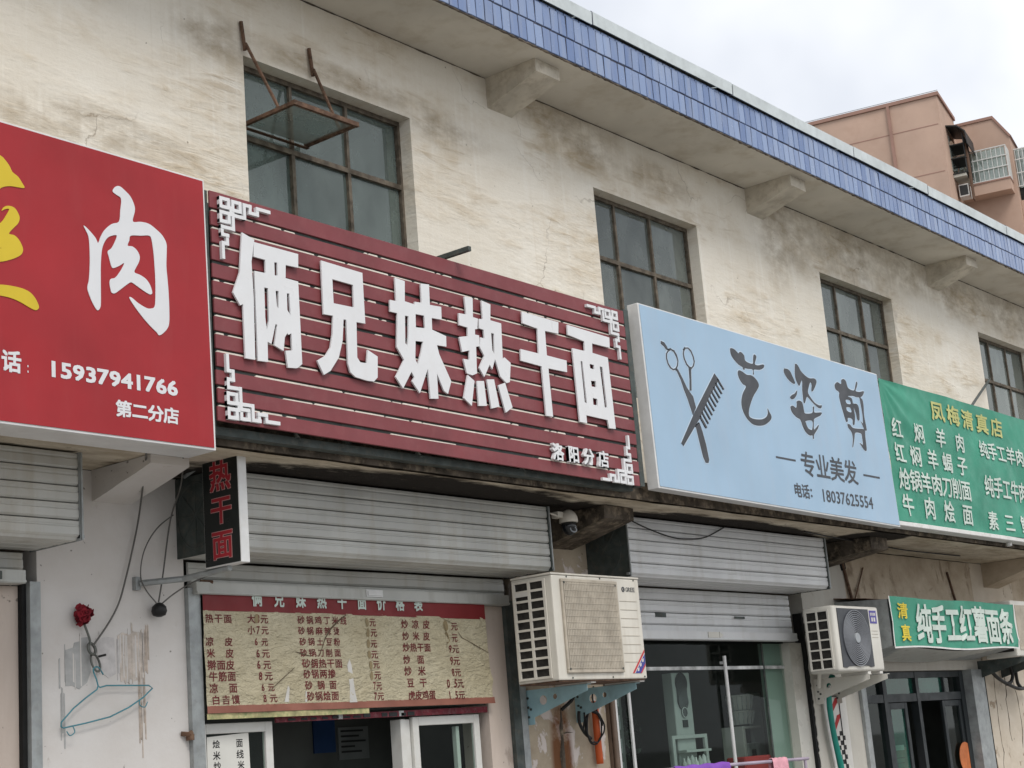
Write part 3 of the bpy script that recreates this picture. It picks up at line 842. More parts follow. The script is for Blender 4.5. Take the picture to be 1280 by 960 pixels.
# ---- roller shutters: box of curved slats, end plate, curtain and bottom rail
def slat_profile(y, z0, z1, bulge=0.007):
    h = z1 - z0
    return [(y + 0.010, z0), (y + 0.002, z0 + h * 0.02), (y - bulge, z0 + h * 0.14), (y - bulge, z0 + h * 0.56), (y - bulge * 0.4, z0 + h * 0.62), (y - bulge * 0.4, z0 + h * 0.68), (y - bulge * 0.85, z0 + h * 0.74), (y - bulge * 0.7, z0 + h * 0.92), (y + 0.001, z1 - 0.003), (y + 0.010, z1 - 0.003)]
def bent_slat(xa, xb, prof):
    """a slat with the small bends and dents of use"""
    mb = MB().prism_x(xa, xb, prof)
    n = 14
    for k in range(1, n):
        bmesh.ops.bisect_plane(mb.bm, geom=mb.bm.verts[:] + mb.bm.edges[:] + mb.bm.faces[:], plane_co=(xa + (xb - xa) * k / n, 0, 0), plane_no=(1, 0, 0))
    for v in mb.bm.verts:
        q = Vector((v.co.x * 1.9, v.co.z * 9, 0))
        v.co.y += noise.noise(q) * 0.0035
        v.co.z += noise.noise(q + Vector((9, 0, 0))) * 0.0018
    return mb
def shutter(xa, xb, mat, rails, cap_mat, rail_mat, zlow):
    sh = box('roller_shutter', 'black', bld, xa + 0.012, xb - 0.012, -0.325, 0.045, 2.775, 3.150)
    z = 2.765
    for i in range(5):
        bent_slat(xa + 0.010, xb - 0.010, slat_profile(-0.34, z, z + 0.079)).build('slat', mat, sh)
        z += 0.0795
    y = -0.335
    for i in range(4):
        MB().prism_x(xa + 0.010, xb - 0.010, [(y, 2.768), (y + 0.012, 2.752), (y + 0.055, 2.750), (y + 0.066, 2.756), (y + 0.078, 2.751), (y + 0.087, 2.768)]).build('slat', mat, sh)
        y += 0.089
    for xx, s in ((xa, 1), (xb, -1)):
        cp = MB().box(min(xx, xx + 0.009 * s), max(xx, xx + 0.009 * s), -0.352, 0.04, 2.748, 3.162)
        cp.build('end_plate', cap_mat, sh)
        MB().box(xx - 0.004, xx + 0.004, -0.362, -0.353, 2.75, 3.16).box(xx - s * 0.003 - 0.012, xx - s * 0.003 + 0.012, -0.353, -0.33, 2.76, 2.775).build('edge_strip', 'galv', sh)
    # pressed star ribs on the end plate that shows
    rb = MB()
    for k in range(4):
        t = k * math.pi / 4
        rb.tube([(xa - 0.001, -0.155 + 0.15 * math.cos(t), 2.955 + 0.17 * math.sin(t)), (xa - 0.001, -0.155 - 0.15 * math.cos(t), 2.955 - 0.17 * math.sin(t))], 0.004, 5)
    rb.tube([(xa - 0.001, -0.155 + 0.14 * math.cos(k * math.pi / 12), 2.955 + 0.17 * math.sin(k * math.pi / 12)) for k in range(25)], 0.003, 5)
    rb.build('pressed_rib', cap_mat, sh)
    z = 2.74
    while z - 0.088 > zlow + 0.06:
        bent_slat(xa + 0.06 if xa > 5.3 else xa, xb - 0.08, slat_profile(-0.004, z - 0.088, z)).build('slat', mat, sh)
        z -= 0.0885
    MB().box(xa + 0.07, xb - 0.1, -0.022, 0.012, zlow, z - 0.004).box(xa + 0.07, xb - 0.1, -0.060, -0.0225, zlow, zlow + 0.062).box(xa + 0.07, xb - 0.1, -0.066, -0.0605, zlow + 0.004, zlow + 0.014).build('bottom_rail', rail_mat, sh)
    return sh
s0 = shutter(1.0, 4.570, 'shutter', 1, 'galv', 'rail', 2.585)
s1 = shutter(5.42, 8.135, 'shutter', 1, 'dark_steel', 'rail', 2.567)
s2 = shutter(8.99, 11.79, 'shutter2', 3, 'dark_steel', 'shutter2', 2.365)
lk = MB().box(6.735, 6.87, -0.066, -0.0605, 2.585, 2.626).box(6.745, 6.86, -0.071, -0.0665, 2.592, 2.618)
lk.build('lock_plate', 'alu', s1)
MB().box(9.75, 9.89, -0.012, -0.009, 2.53, 2.56).build('label_plate', 'dark_steel', s2)
MB().box(10.83, 10.98, -0.0165, -0.0135, 2.535, 2.552).build('label_plate', 'dark_steel', s2)
MB().box(10.35, 10.5, -0.066, -0.0605, 2.381, 2.424).prism_y(-0.064, -0.0605, [(10.51, 2.378), (10.56, 2.402), (10.51, 2.426)]).build('lock_plate', 'tilewhite', s2)
MB().box(4.2, 4.34, -0.066, -0.0605, 2.60, 2.638).build('label_plate', 'dark_steel', s0)

# ---- bay behind the left pier: closed panel door
dr = box('door_panel', 'pink_plaster', bld, 1.0, 4.487, 0.03, 0.08, 0.13, 2.584)
MB().tube([(4.345, 0.022, 1.945), (4.345, 0.018, 1.5), (4.348, 0.02, 0.9)], 0.008, 6).tube([(4.30, 0.02, 1.955), (4.35, 0.012, 1.948)], 0.007, 6).build('door_bolt', 'cable', dr)

# ---- noodle shop: sliding PVC window under the menu
def framed(name, mat, parent, xa, xb, za, zb, y, t, glass, dep=0.03):
    f = MB().box(xa, xa + t, y, y + dep, za, zb).box(xb - t, xb, y, y + dep, za, zb).box(xa + t, xb - t, y, y + dep, zb - t, zb).box(xa + t, xb - t, y, y + dep, za, za + t)
    o = f.build(name, mat, parent, 0.003)
    MB().quad((xa + t - 0.005, y + dep * 0.55, za + t - 0.005), (xb - t + 0.005, y + dep * 0.55, za + t - 0.005), (xb - t + 0.005, y + dep * 0.55, zb - t + 0.005), (xa + t - 0.005, y + dep * 0.55, zb - t + 0.005)).build('pane', glass, o)
    return o
framed('sliding_window', 'pvc', bld, 5.545, 6.055, 0.95, 1.915, 0.03, 0.052, 'shop_glass')
framed('sliding_window', 'pvc', bld, 7.16, 7.765, 0.95, 1.905, 0.03, 0.052, 'shop_glass')
wf = MB().box(7.06, 7.105, 0.035, 0.12, 0.95, 1.895).box(7.108, 7.155, 0.05, 0.13, 0.95, 1.893).box(5.545, 7.82, 0.062, 0.14, 0.90, 0.948).box(7.58, 7.61, 0.065, 0.10, 0.95, 1.84)
wf.build('window_frame', 'pvc', bld, 0.003)
box('window_head', 'dark_steel', bld, 5.54, 7.822, 0.02, 0.2, 1.96, 2.56)
box('sill_wall', 'white_pier', bld, 5.54, 7.822, 0.0, 0.2, 0.13, 0.895)

# ---- hair salon: glazed front
fg = MB().quad((9.155, 0.10, 0.2), (11.695, 0.10, 0.2), (11.695, 0.10, 2.36), (9.155, 0.10, 2.36)).build('shop_window', 'shop_glass', bld)
MB().box(9.46, 9.485, 0.085, 0.098, 0.2, 2.36).build('mullion', 'alu', fg)
MB().box(9.155, 11.695, 0.092, 0.099, 2.16, 2.185).build('mullion', 'item_grey', fg)
MB().box(11.36, 11.38, 0.088, 0.099, 0.2, 2.36).build('mullion', 'dark_steel', fg)
MB().tube([(10.74, 0.06, 2.26), (10.74, 0.06, 1.05)], 0.014, 10).box(10.73, 10.75, 0.062, 0.099, 2.20, 2.22).build('pull_handle', 'alu', fg)

box('jamb_panel', 'jamb_green', bld, 11.392, 11.695, 0.118, 0.14, 0.2, 2.36)
# ---- noodle-maker's door: charcoal aluminium, fanlights and sliding leaves
dn = MB()
y0, y1 = 0.06, 0.13
for a, b in ((12.845, 12.90), (13.33, 13.40), (14.0, 14.06), (14.97, 15.055)): dn.box(a, b, y0, y1, 0.13, 2.115)
for a, b in ((12.90, 13.33), (13.40, 14.0), (14.06, 14.97)):
    dn.box(a, b, y0 + 0.004, y1 - 0.004, 2.06, 2.114); dn.box(a, b, y0 + 0.004, y1 - 0.004, 1.85, 1.92)
door = dn.build('door_frame', 'alu_dark', bld)
for a, b, g in ((12.90, 13.33, 'shop_glass'), (13.40, 14.0, 'green_glass'), (14.06, 14.62, 'green_glass'), (14.64, 14.97, 'shop_glass')):
    MB().quad((a, 0.095, 1.92), (b, 0.095, 1.92), (b, 0.095, 2.06), (a, 0.095, 2.06)).build('pane', g, door)
MB().box(14.62, 14.64, 0.07, 0.12, 1.921, 2.059).build('mullion', 'alu_dark', door)
MB().quad((12.90, 0.095, 0.2), (13.33, 0.095, 0.2), (13.33, 0.095, 1.85), (12.90, 0.095, 1.85)).build('pane', 'shop_glass', door)
framed('sliding_door', 'alu_dark', bld, 13.41, 13.80, 0.15, 1.845, 0.075, 0.055, 'green_glass')
framed('sliding_door', 'alu_dark', bld, 14.55, 14.965, 0.15, 1.845, 0.075, 0.055, 'shop_glass')
# rusty sheet over the small air conditioner
MB().prism_x(12.5, 13.3, [(0.0, 2.735), (-0.30, 2.70), (-0.30, 2.694), (0.0, 2.727)]).build('rain_sheet', 'rust', bld)
MB().tube([(12.72, -0.012, 3.04), (12.80, -0.02, 2.74)], 0.014, 6).tube([(13.1, -0.012, 3.02), (12.86, -0.02, 2.74)], 0.007, 6).build('sheet_stay', 'rust', bld)
MB().prism_y(-0.012, 0.0, [(12.68, 3.06), (12.76, 3.09), (12.78, 3.0), (12.71, 2.98)]).build('plaster_hole', 'black', bld)
MB().tube([(14.87, -0.008, 3.05), (15.0, -0.008, 2.72)], 0.012, 6).build('wall_rod', 'rust', bld)
# cracks down the right-hand pier
rnd = random.Random(77)
for px, zt, nn in ((15.66, 2.2, 15), (15.93, 2.12, 11), (16.12, 2.05, 12)):
    ck, x, z = MB(), px, zt
    pts, rad = [], []
    for k in range(nn):
        pts.append((x, -0.0008, z)); rad.append(rnd.uniform(0.0015, 0.006) * (0.4 if k in (0, nn - 1) else 1))
        x += rnd.gauss(-0.006, 0.017); z -= rnd.uniform(0.04, 0.10)
    ck.tube(pts, rad, 5).build('plaster_crack', 'grime', bld)
ck = MB()
ck.tube([(8.553, -0.003, 1.93), (8.548, -0.003, 1.84), (8.535, -0.003, 1.79), (8.542, -0.003, 1.72), (8.525, -0.003, 1.62), (8.53, -0.003, 1.5), (8.51, -0.003, 1.3)], [0.003, 0.009, 0.016, 0.010, 0.022, 0.016, 0.008], 7)
ck.tube([(8.54, -0.003, 1.755), (8.60, -0.003, 1.762), (8.66, -0.003, 1.758)], [0.007, 0.004, 0.001], 5)
ck.build('plaster_crack', 'grime', bld)
r_ = random.Random(15)
eg = [(11.950, 0.13), (11.950, 2.72)]
z = 2.72
while z > 0.2:
    eg.append((11.921 + r_.uniform(0, 0.02), z)); z -= r_.uniform(0.015, 0.05)
MB().prism_y(-0.006, -0.0005, eg).build('ragged_edge', 'grey_pier', bld)
# scraped patches left by torn notices on the white pier
def patch(mat, pts, y=-0.0022): return MB().prism_y(y, -0.0003, pts).build('scraped_patch', mat, bld)
patch('scrape_grey', [(4.725, 2.285), (4.77, 2.297), (4.776, 2.32), (4.81, 2.327), (4.812, 2.342), (4.868, 2.35), (4.873, 2.24), (4.866, 2.18), (4.845, 2.13), (4.82, 2.115), (4.80, 2.10), (4.76, 2.118), (4.722, 2.116)])
def streaks(mat, xa, xb, zlo, zhi, jit, fill, y, seed):
    r, mb, x = random.Random(seed), MB(), xa
    while x < xb:
        w = r.uniform(0.003, 0.011)
        if r.random() < fill:
            t0, t1 = zhi + r.gauss(0, jit), zlo + r.gauss(0, jit)
            mb.prism_y(y, -0.0003, [(x, t1), (x + w, t1 + r.uniform(-0.01, 0.01)), (x + w * 0.9, t0), (x + w * 0.1, t0 + r.uniform(-0.01, 0.01))])
        x += w + r.uniform(0.0005, 0.004)
    o = mb.build('scraped_patch', mat, bld)
    o['kind'] = 'stuff'
patch('scrape_tan', [(5.03, 2.355), (5.06, 2.372), (5.10, 2.36), (5.135, 2.376), (5.19, 2.368), (5.188, 2.25), (5.18, 2.15), (5.13, 2.135), (5.09, 2.15), (5.045, 2.13), (5.036, 2.2)])
patch('scrape_pale', [(4.905, 2.33), (4.96, 2.35), (5.01, 2.345), (5.015, 2.17), (4.97, 2.15), (4.915, 2.19)])
streaks('white_pier', 5.035, 5.18, 2.15, 2.36, 0.02, 0.4, -0.0031, 8)
streaks('white_pier', 4.735, 4.86, 2.12, 2.31, 0.03, 0.22, -0.0032, 1)
streaks('scrape_grey', 4.668, 4.72, 2.13, 2.28, 0.03, 0.45, -0.0022, 2)
streaks('scrape_grey', 4.693, 4.715, 1.85, 2.10, 0.015, 0.8, -0.0021, 3)
streaks('scrape_pale', 4.90, 5.03, 2.16, 2.36, 0.035, 0.3, -0.0029, 4)
streaks('scrape_tan', 5.025, 5.18, 2.14, 2.37, 0.03, 0.3, -0.0035, 5)
streaks('scrape_brown', 5.165, 5.215, 2.2, 2.39, 0.03, 0.7, -0.0031, 6)
streaks('scrape_brown', 5.148, 5.185, 1.85, 2.24, 0.05, 0.7, -0.0030, 7)

# ---------------------------------------------------------------- outlines of the brush and block letters (metres on the sign faces)
G = {
    'rou': [[[(4.365,4.251),(4.381,4.27),(4.404,4.276),(4.432,4.262),(4.464,4.238),(4.484,4.198),(4.483,4.17),(4.472,4.123),(4.517,4.131),(4.564,4.131),(4.607,4.112),(4.64,4.09),(4.661,4.058),(4.662,4.022),(4.657,3.948),(4.661,3.885),(4.665,3.822),(4.666,3.742),(4.663,3.678),(4.652,3.648),(4.627,3.621),(4.603,3.607),(4.589,3.619),(4.556,3.641),(4.52,3.67),(4.475,3.713),(4.441,3.754),(4.453,3.759),(4.49,3.739),(4.536,3.724),(4.564,3.727),(4.582,3.739),(4.588,3.776),(4.591,3.856),(4.589,3.935),(4.585,3.999),(4.576,4.057),(4.562,4.074),(4.515,4.064),(4.458,4.052),(4.448,4.026),(4.439,4.001),(4.466,4.002),(4.491,3.988),(4.505,3.963),(4.499,3.934),(4.481,3.903),(4.473,3.881),(4.503,3.875),(4.536,3.862),(4.559,3.838),(4.57,3.808),(4.567,3.796),(4.552,3.793),(4.515,3.806),(4.469,3.826),(4.451,3.83),(4.427,3.814),(4.39,3.784),(4.362,3.763),(4.345,3.762),(4.339,3.775),(4.334,3.805),(4.341,3.825),(4.364,3.835),(4.387,3.861),(4.407,3.892),(4.416,3.914),(4.388,3.895),(4.356,3.879),(4.345,3.888),(4.334,3.925),(4.328,3.951),(4.349,3.971),(4.369,4.006),(4.379,4.037),(4.346,4.027),(4.323,4.009),(4.304,3.977),(4.294,3.94),(4.288,3.877),(4.286,3.8),(4.284,3.707),(4.279,3.68),(4.267,3.668),(4.255,3.676),(4.235,3.706),(4.216,3.749),(4.216,3.772),(4.224,3.804),(4.23,3.881),(4.23,3.958),(4.224,4.004),(4.201,4.043),(4.216,4.039),(4.243,4.019),(4.264,4),(4.277,3.98),(4.292,4.014),(4.315,4.05),(4.353,4.085),(4.394,4.106),(4.403,4.16),(4.409,4.217),(4.384,4.231),(4.366,4.239)]]],
    'yellow': [[[(3.783,4.268),(3.809,4.25),(3.827,4.23),(3.84,4.208),(3.867,4.194),(3.885,4.173),(3.899,4.151),(3.871,4.146),(3.835,4.143),(3.808,4.136),(3.786,4.125),(3.746,4.097),(3.711,4.14),(3.747,4.263)]],[[(3.785,4.022),(3.798,4.042),(3.821,4.052),(3.848,4.049),(3.865,4.03),(3.873,4.009),(3.865,3.983),(3.842,3.957),(3.82,3.928),(3.846,3.926),(3.869,3.91),(3.886,3.881),(3.886,3.86),(3.872,3.841),(3.832,3.817),(3.779,3.796),(3.726,3.788),(3.7,3.815),(3.727,3.852),(3.79,3.857),(3.727,3.856),(3.727,3.925),(3.78,3.968),(3.802,3.998),(3.822,4.036),(3.803,4.033)]],[[(3.725,3.683),(3.778,3.696),(3.831,3.7),(3.884,3.698),(3.92,3.688),(3.947,3.665),(3.963,3.635),(3.96,3.622),(3.946,3.614),(3.919,3.62),(3.874,3.636),(3.83,3.646),(3.777,3.648),(3.725,3.641)]]],
    'scissors': [[[(8.872,4.175),(8.911,4.191),(8.949,4.185),(8.977,4.158),(8.988,4.118),(8.975,4.08),(8.949,4.052),(8.911,4.043),(8.876,4.052),(8.85,4.077),(8.838,4.117),(8.844,4.148)],[(8.88,4.169),(8.909,4.182),(8.94,4.173),(8.964,4.145),(8.975,4.114),(8.963,4.083),(8.941,4.061),(8.914,4.052),(8.887,4.06),(8.862,4.084),(8.851,4.118),(8.856,4.148)]],[[(8.796,4.228),(8.836,4.222),(8.859,4.202),(8.873,4.184),(8.85,4.175),(8.83,4.193),(8.792,4.207)]],[[(9.063,4.204),(9.091,4.227),(9.13,4.232),(9.164,4.217),(9.188,4.178),(9.195,4.142),(9.177,4.108),(9.149,4.088),(9.115,4.086),(9.081,4.105),(9.057,4.143),(9.053,4.179)],[(9.073,4.198),(9.095,4.219),(9.124,4.223),(9.153,4.208),(9.174,4.174),(9.181,4.14),(9.166,4.112),(9.146,4.096),(9.122,4.097),(9.094,4.112),(9.071,4.147),(9.066,4.179)]],[[(9.107,4.082),(9.137,4.087),(9.127,4.012),(9.114,3.93),(9.088,3.926),(9.103,4.004)]],[[(8.945,4.055),(8.97,4.058),(9.013,4.007),(9.057,3.946),(9.104,3.905),(9.124,3.892),(9.147,3.817),(9.099,3.76),(9.083,3.794),(9.048,3.873),(9.023,3.916),(8.991,3.989)]],[[(9.117,3.685),(9.17,3.715),(9.196,3.658),(9.225,3.568),(9.243,3.467),(9.229,3.445),(9.195,3.444),(9.17,3.481),(9.149,3.56)]]],
    'comb': [[[(9.435,4.093),(9.486,4.055),(9.332,3.913),(9.186,3.75),(9.13,3.702),(8.94,3.532),(8.916,3.549),(9.104,3.761),(9.268,3.926)]],[[(9.459,4.055),(9.53,3.989),(9.546,3.996),(9.475,4.062)]],[[(9.427,4.021),(9.498,3.955),(9.514,3.961),(9.443,4.028)]],[[(9.395,3.988),(9.466,3.92),(9.482,3.927),(9.411,3.995)]],[[(9.364,3.955),(9.434,3.886),(9.45,3.893),(9.38,3.961)]],[[(9.333,3.922),(9.403,3.852),(9.418,3.859),(9.348,3.928)]],[[(9.302,3.889),(9.371,3.819),(9.387,3.825),(9.317,3.895)]],[[(9.271,3.856),(9.34,3.785),(9.355,3.792),(9.286,3.863)]],[[(9.24,3.824),(9.309,3.752),(9.324,3.758),(9.256,3.83)]],[[(9.209,3.792),(9.278,3.719),(9.293,3.725),(9.225,3.798)]],[[(9.176,3.758),(9.244,3.685),(9.265,3.693),(9.197,3.767)]]],
    'yi': [[[(9.686,4.305),(9.709,4.314),(9.75,4.309),(9.796,4.289),(9.811,4.302),(9.842,4.302),(9.872,4.282),(9.877,4.25),(9.923,4.238),(9.981,4.24),(9.994,4.272),(10.007,4.306),(10.026,4.314),(10.045,4.302),(10.032,4.277),(10.011,4.241),(10.054,4.238),(10.128,4.255),(10.144,4.246),(10.121,4.225),(10.065,4.207),(9.988,4.197),(9.981,4.163),(9.967,4.161),(9.971,4.196),(9.904,4.192),(9.861,4.19),(9.852,4.176),(9.833,4.182),(9.832,4.193),(9.779,4.206),(9.725,4.233),(9.69,4.264)]],[[(9.759,4.151),(9.778,4.163),(9.82,4.159),(9.877,4.144),(9.938,4.148),(9.987,4.136),(10.025,4.109),(10.031,4.082),(10.003,4.051),(9.939,3.997),(9.882,3.93),(9.849,3.877),(9.845,3.84),(9.885,3.826),(9.963,3.828),(10.035,3.839),(10.093,3.864),(10.118,3.895),(10.12,3.927),(10.138,3.906),(10.162,3.877),(10.153,3.852),(10.111,3.825),(10.043,3.797),(9.97,3.784),(9.901,3.783),(9.844,3.799),(9.792,3.834),(9.761,3.884),(9.761,3.938),(9.793,3.997),(9.848,4.054),(9.808,4.067),(9.772,4.094),(9.754,4.128)]]],
    'zi': [[[(10.439,4.264),(10.478,4.272),(10.522,4.261),(10.551,4.227),(10.581,4.178),(10.547,4.169),(10.486,4.19),(10.446,4.218),(10.43,4.244)]],[[(10.616,4.323),(10.639,4.331),(10.667,4.315),(10.69,4.289),(10.741,4.262),(10.814,4.245),(10.894,4.254),(10.925,4.237),(10.904,4.202),(10.848,4.15),(10.825,4.152),(10.84,4.193),(10.826,4.216),(10.794,4.182),(10.766,4.13),(10.796,4.095),(10.855,4.059),(10.92,4.047),(10.961,4.052),(10.945,4.028),(10.896,4.028),(10.825,4.055),(10.756,4.09),(10.736,4.088),(10.695,4.037),(10.678,4.047),(10.679,4.09),(10.681,4.138),(10.696,4.198),(10.691,4.217),(10.644,4.164),(10.616,4.183),(10.596,4.219),(10.6,4.272)]],[[(10.595,4.12),(10.584,4.088),(10.538,4.053),(10.498,4.043),(10.479,4.055),(10.505,4.073),(10.557,4.094)]],[[(10.469,3.983),(10.505,3.994),(10.549,3.983),(10.57,4.014),(10.571,4.033),(10.611,4.046),(10.651,4.039),(10.664,4.011),(10.667,3.978),(10.685,3.956),(10.795,3.974),(10.816,4.02),(10.836,4.024),(10.829,3.981),(10.942,3.994),(10.92,3.969),(10.823,3.934),(10.804,3.913),(10.788,3.848),(10.825,3.862),(10.871,3.889),(10.854,3.86),(10.781,3.804),(10.77,3.774),(10.754,3.773),(10.754,3.797),(10.711,3.792),(10.658,3.81),(10.62,3.849),(10.594,3.898),(10.541,3.911),(10.491,3.934),(10.469,3.959)],[(10.676,3.898),(10.779,3.91),(10.763,3.845),(10.732,3.837),(10.696,3.848),(10.675,3.879)]]],
    'jian': [[[(11.228,4.254),(11.271,4.275),(11.33,4.268),(11.346,4.303),(11.385,4.315),(11.419,4.303),(11.438,4.256),(11.48,4.242),(11.544,4.245),(11.578,4.29),(11.605,4.324),(11.616,4.31),(11.596,4.277),(11.569,4.243),(11.629,4.242),(11.702,4.258),(11.71,4.246),(11.663,4.209),(11.584,4.194),(11.51,4.195),(11.418,4.181),(11.482,4.171),(11.491,4.127),(11.497,4.072),(11.498,4.021),(11.47,3.958),(11.446,3.96),(11.446,4),(11.374,4.002),(11.362,3.973),(11.334,3.97),(11.309,4.029),(11.285,4.096),(11.271,4.16),(11.281,4.196),(11.233,4.21),(11.219,4.233)],[(11.377,4.148),(11.445,4.151),(11.452,4.122),(11.384,4.119)],[(11.372,4.087),(11.439,4.09),(11.446,4.054),(11.378,4.058)]],[[(11.495,4.124),(11.557,4.135),(11.586,4.103),(11.571,4.01),(11.533,4.007),(11.524,4.055),(11.503,4.093)]],[[(11.625,4.189),(11.667,4.184),(11.674,4.134),(11.662,4.05),(11.672,3.97),(11.673,3.935),(11.646,3.932),(11.616,3.964),(11.594,3.997),(11.622,3.985),(11.635,4.047),(11.63,4.128)]],[[(11.355,3.947),(11.391,3.951),(11.437,3.929),(11.522,3.931),(11.609,3.938),(11.638,3.926),(11.632,3.865),(11.628,3.773),(11.593,3.765),(11.557,3.786),(11.523,3.818),(11.573,3.808),(11.577,3.859),(11.566,3.898),(11.469,3.893),(11.44,3.844),(11.399,3.773),(11.391,3.78),(11.414,3.842),(11.406,3.891),(11.362,3.921)]]],
    'lia': [[[(5.146,4.217),(5.225,4.195),(5.2,4.078),(5.204,3.896),(5.196,3.581),(5.134,3.58),(5.133,3.85),(5.115,3.84),(5.072,3.898),(5.121,4.008)]],[[(5.222,4.183),(5.52,4.18),(5.515,4.107),(5.429,4.105),(5.424,4.035),(5.51,4.033),(5.509,3.604),(5.473,3.578),(5.411,3.572),(5.4,3.657),(5.445,3.665),(5.445,3.753),(5.426,3.742),(5.417,3.749),(5.399,3.725),(5.386,3.653),(5.327,3.673),(5.352,3.781),(5.341,3.784),(5.307,3.677),(5.282,3.685),(5.279,3.582),(5.214,3.579),(5.217,4.034),(5.29,4.036),(5.292,4.105),(5.216,4.107)],[(5.352,4.104),(5.372,4.106),(5.37,4.038),(5.351,4.036)],[(5.277,3.96),(5.302,3.96),(5.298,3.793),(5.281,3.74),(5.274,3.807)],[(5.352,3.957),(5.372,3.958),(5.366,3.866),(5.356,3.876)],[(5.428,3.957),(5.444,3.958),(5.446,3.844),(5.425,3.87)]]],
    'xiong': [[[(5.681,4.178),(5.983,4.168),(5.982,3.89),(5.916,3.888),(5.906,3.696),(5.927,3.673),(5.976,3.675),(5.988,3.749),(6.061,3.723),(6.051,3.609),(6.021,3.583),(5.971,3.581),(5.885,3.589),(5.85,3.609),(5.836,3.651),(5.842,3.887),(5.821,3.887),(5.805,3.77),(5.771,3.677),(5.706,3.597),(5.657,3.569),(5.615,3.637),(5.676,3.672),(5.715,3.721),(5.735,3.795),(5.746,3.894),(5.678,3.891)],[(5.755,4.092),(5.907,4.088),(5.904,3.965),(5.755,3.962)]]],
    'mei': [[[(6.237,4.19),(6.314,4.184),(6.303,4.068),(6.383,4.064),(6.385,4.08),(6.44,4.083),(6.445,4.195),(6.513,4.201),(6.508,4.083),(6.603,4.088),(6.599,4.013),(6.516,4.01),(6.513,3.942),(6.627,3.923),(6.623,3.862),(6.544,3.859),(6.558,3.809),(6.643,3.667),(6.608,3.591),(6.576,3.605),(6.527,3.697),(6.525,3.554),(6.46,3.546),(6.455,3.713),(6.439,3.684),(6.376,3.566),(6.319,3.624),(6.34,3.649),(6.32,3.677),(6.244,3.575),(6.192,3.631),(6.267,3.735),(6.216,3.798),(6.237,3.99),(6.181,3.99),(6.185,4.056),(6.234,4.056)],[(6.297,3.987),(6.325,3.987),(6.314,3.879),(6.302,3.819),(6.285,3.83)],[(6.384,4.01),(6.455,4.013),(6.455,3.941),(6.379,3.934)],[(6.369,3.856),(6.431,3.861),(6.408,3.795),(6.375,3.724),(6.357,3.752)]]],
    're': [[[(6.812,4.185),(6.884,4.188),(6.874,4.074),(6.916,4.072),(6.906,4.009),(6.884,4.004),(6.881,3.972),(6.916,3.973),(6.915,3.908),(6.882,3.901),(6.872,3.744),(6.832,3.727),(6.784,3.732),(6.762,3.813),(6.814,3.814),(6.82,3.87),(6.757,3.852),(6.739,3.936),(6.816,3.953),(6.819,4.004),(6.747,4.007),(6.752,4.077),(6.817,4.08)]],[[(6.962,4.188),(7.042,4.178),(7.03,4.081),(7.128,4.078),(7.116,3.862),(7.134,3.875),(7.187,3.849),(7.165,3.732),(7.134,3.722),(7.081,3.754),(7.06,3.817),(7.045,3.852),(7.013,3.787),(6.992,3.812),(6.936,3.732),(6.896,3.78),(6.951,3.857),(6.916,3.903),(6.926,3.963),(6.963,3.962),(6.962,4.013),(6.923,4.016),(6.927,4.073),(6.962,4.075)],[(7.028,4.005),(7.054,4.004),(7.043,3.88),(7.027,3.901)]],[[(6.79,3.724),(6.845,3.696),(6.805,3.548),(6.741,3.585)]],[[(6.866,3.699),(6.929,3.707),(6.938,3.564),(6.867,3.555)]],[[(6.956,3.72),(7.021,3.729),(7.051,3.573),(6.978,3.553)]],[[(7.055,3.699),(7.12,3.722),(7.171,3.583),(7.105,3.544)]]],
    'gan': [[[(7.335,4.184),(7.69,4.177),(7.679,4.103),(7.546,4.1),(7.544,3.947),(7.739,3.943),(7.734,3.87),(7.548,3.868),(7.553,3.572),(7.488,3.571),(7.483,3.871),(7.288,3.878),(7.292,3.949),(7.465,3.947),(7.473,4.102),(7.331,4.113)]]],
    'mian': [[[(7.779,4.176),(8.22,4.163),(8.214,4.095),(8.025,4.095),(8.019,4.033),(8.182,4.026),(8.195,3.568),(8.125,3.565),(8.117,3.616),(7.893,3.621),(7.893,3.571),(7.821,3.571),(7.81,4.032),(7.939,4.033),(7.944,4.095),(7.777,4.112)],[(7.885,3.962),(7.904,3.961),(7.912,3.695),(7.889,3.702)],[(7.978,3.957),(8.024,3.956),(8.023,3.926),(7.979,3.929)],[(7.975,3.849),(8.026,3.853),(8.026,3.813),(7.978,3.813)],[(7.978,3.74),(8.025,3.739),(8.022,3.697),(7.978,3.697)],[(8.085,3.956),(8.113,3.954),(8.123,3.697),(8.098,3.694)]]],
    'fret': [[[(5.019,4.367),(5.068,4.368),(5.07,4.327),(5.019,4.326),(5.019,4.367)]],[[(5.099,4.366),(5.145,4.366),(5.142,4.321),(5.096,4.321),(5.099,4.366)]],[[(5.017,4.297),(5.07,4.297),(5.068,4.253),(5.017,4.251),(5.017,4.297)]],[[(5.07,4.327),(5.094,4.295),(5.171,4.295),(5.17,4.364),(5.212,4.366),(5.208,4.332),(5.256,4.331),(5.258,4.362),(5.334,4.363)]],[[(5.096,4.321),(5.094,4.221),(5.022,4.223),(5.022,4.182),(5.056,4.183),(5.052,4.141),(5.026,4.139),(5.021,4.067)]]],
}
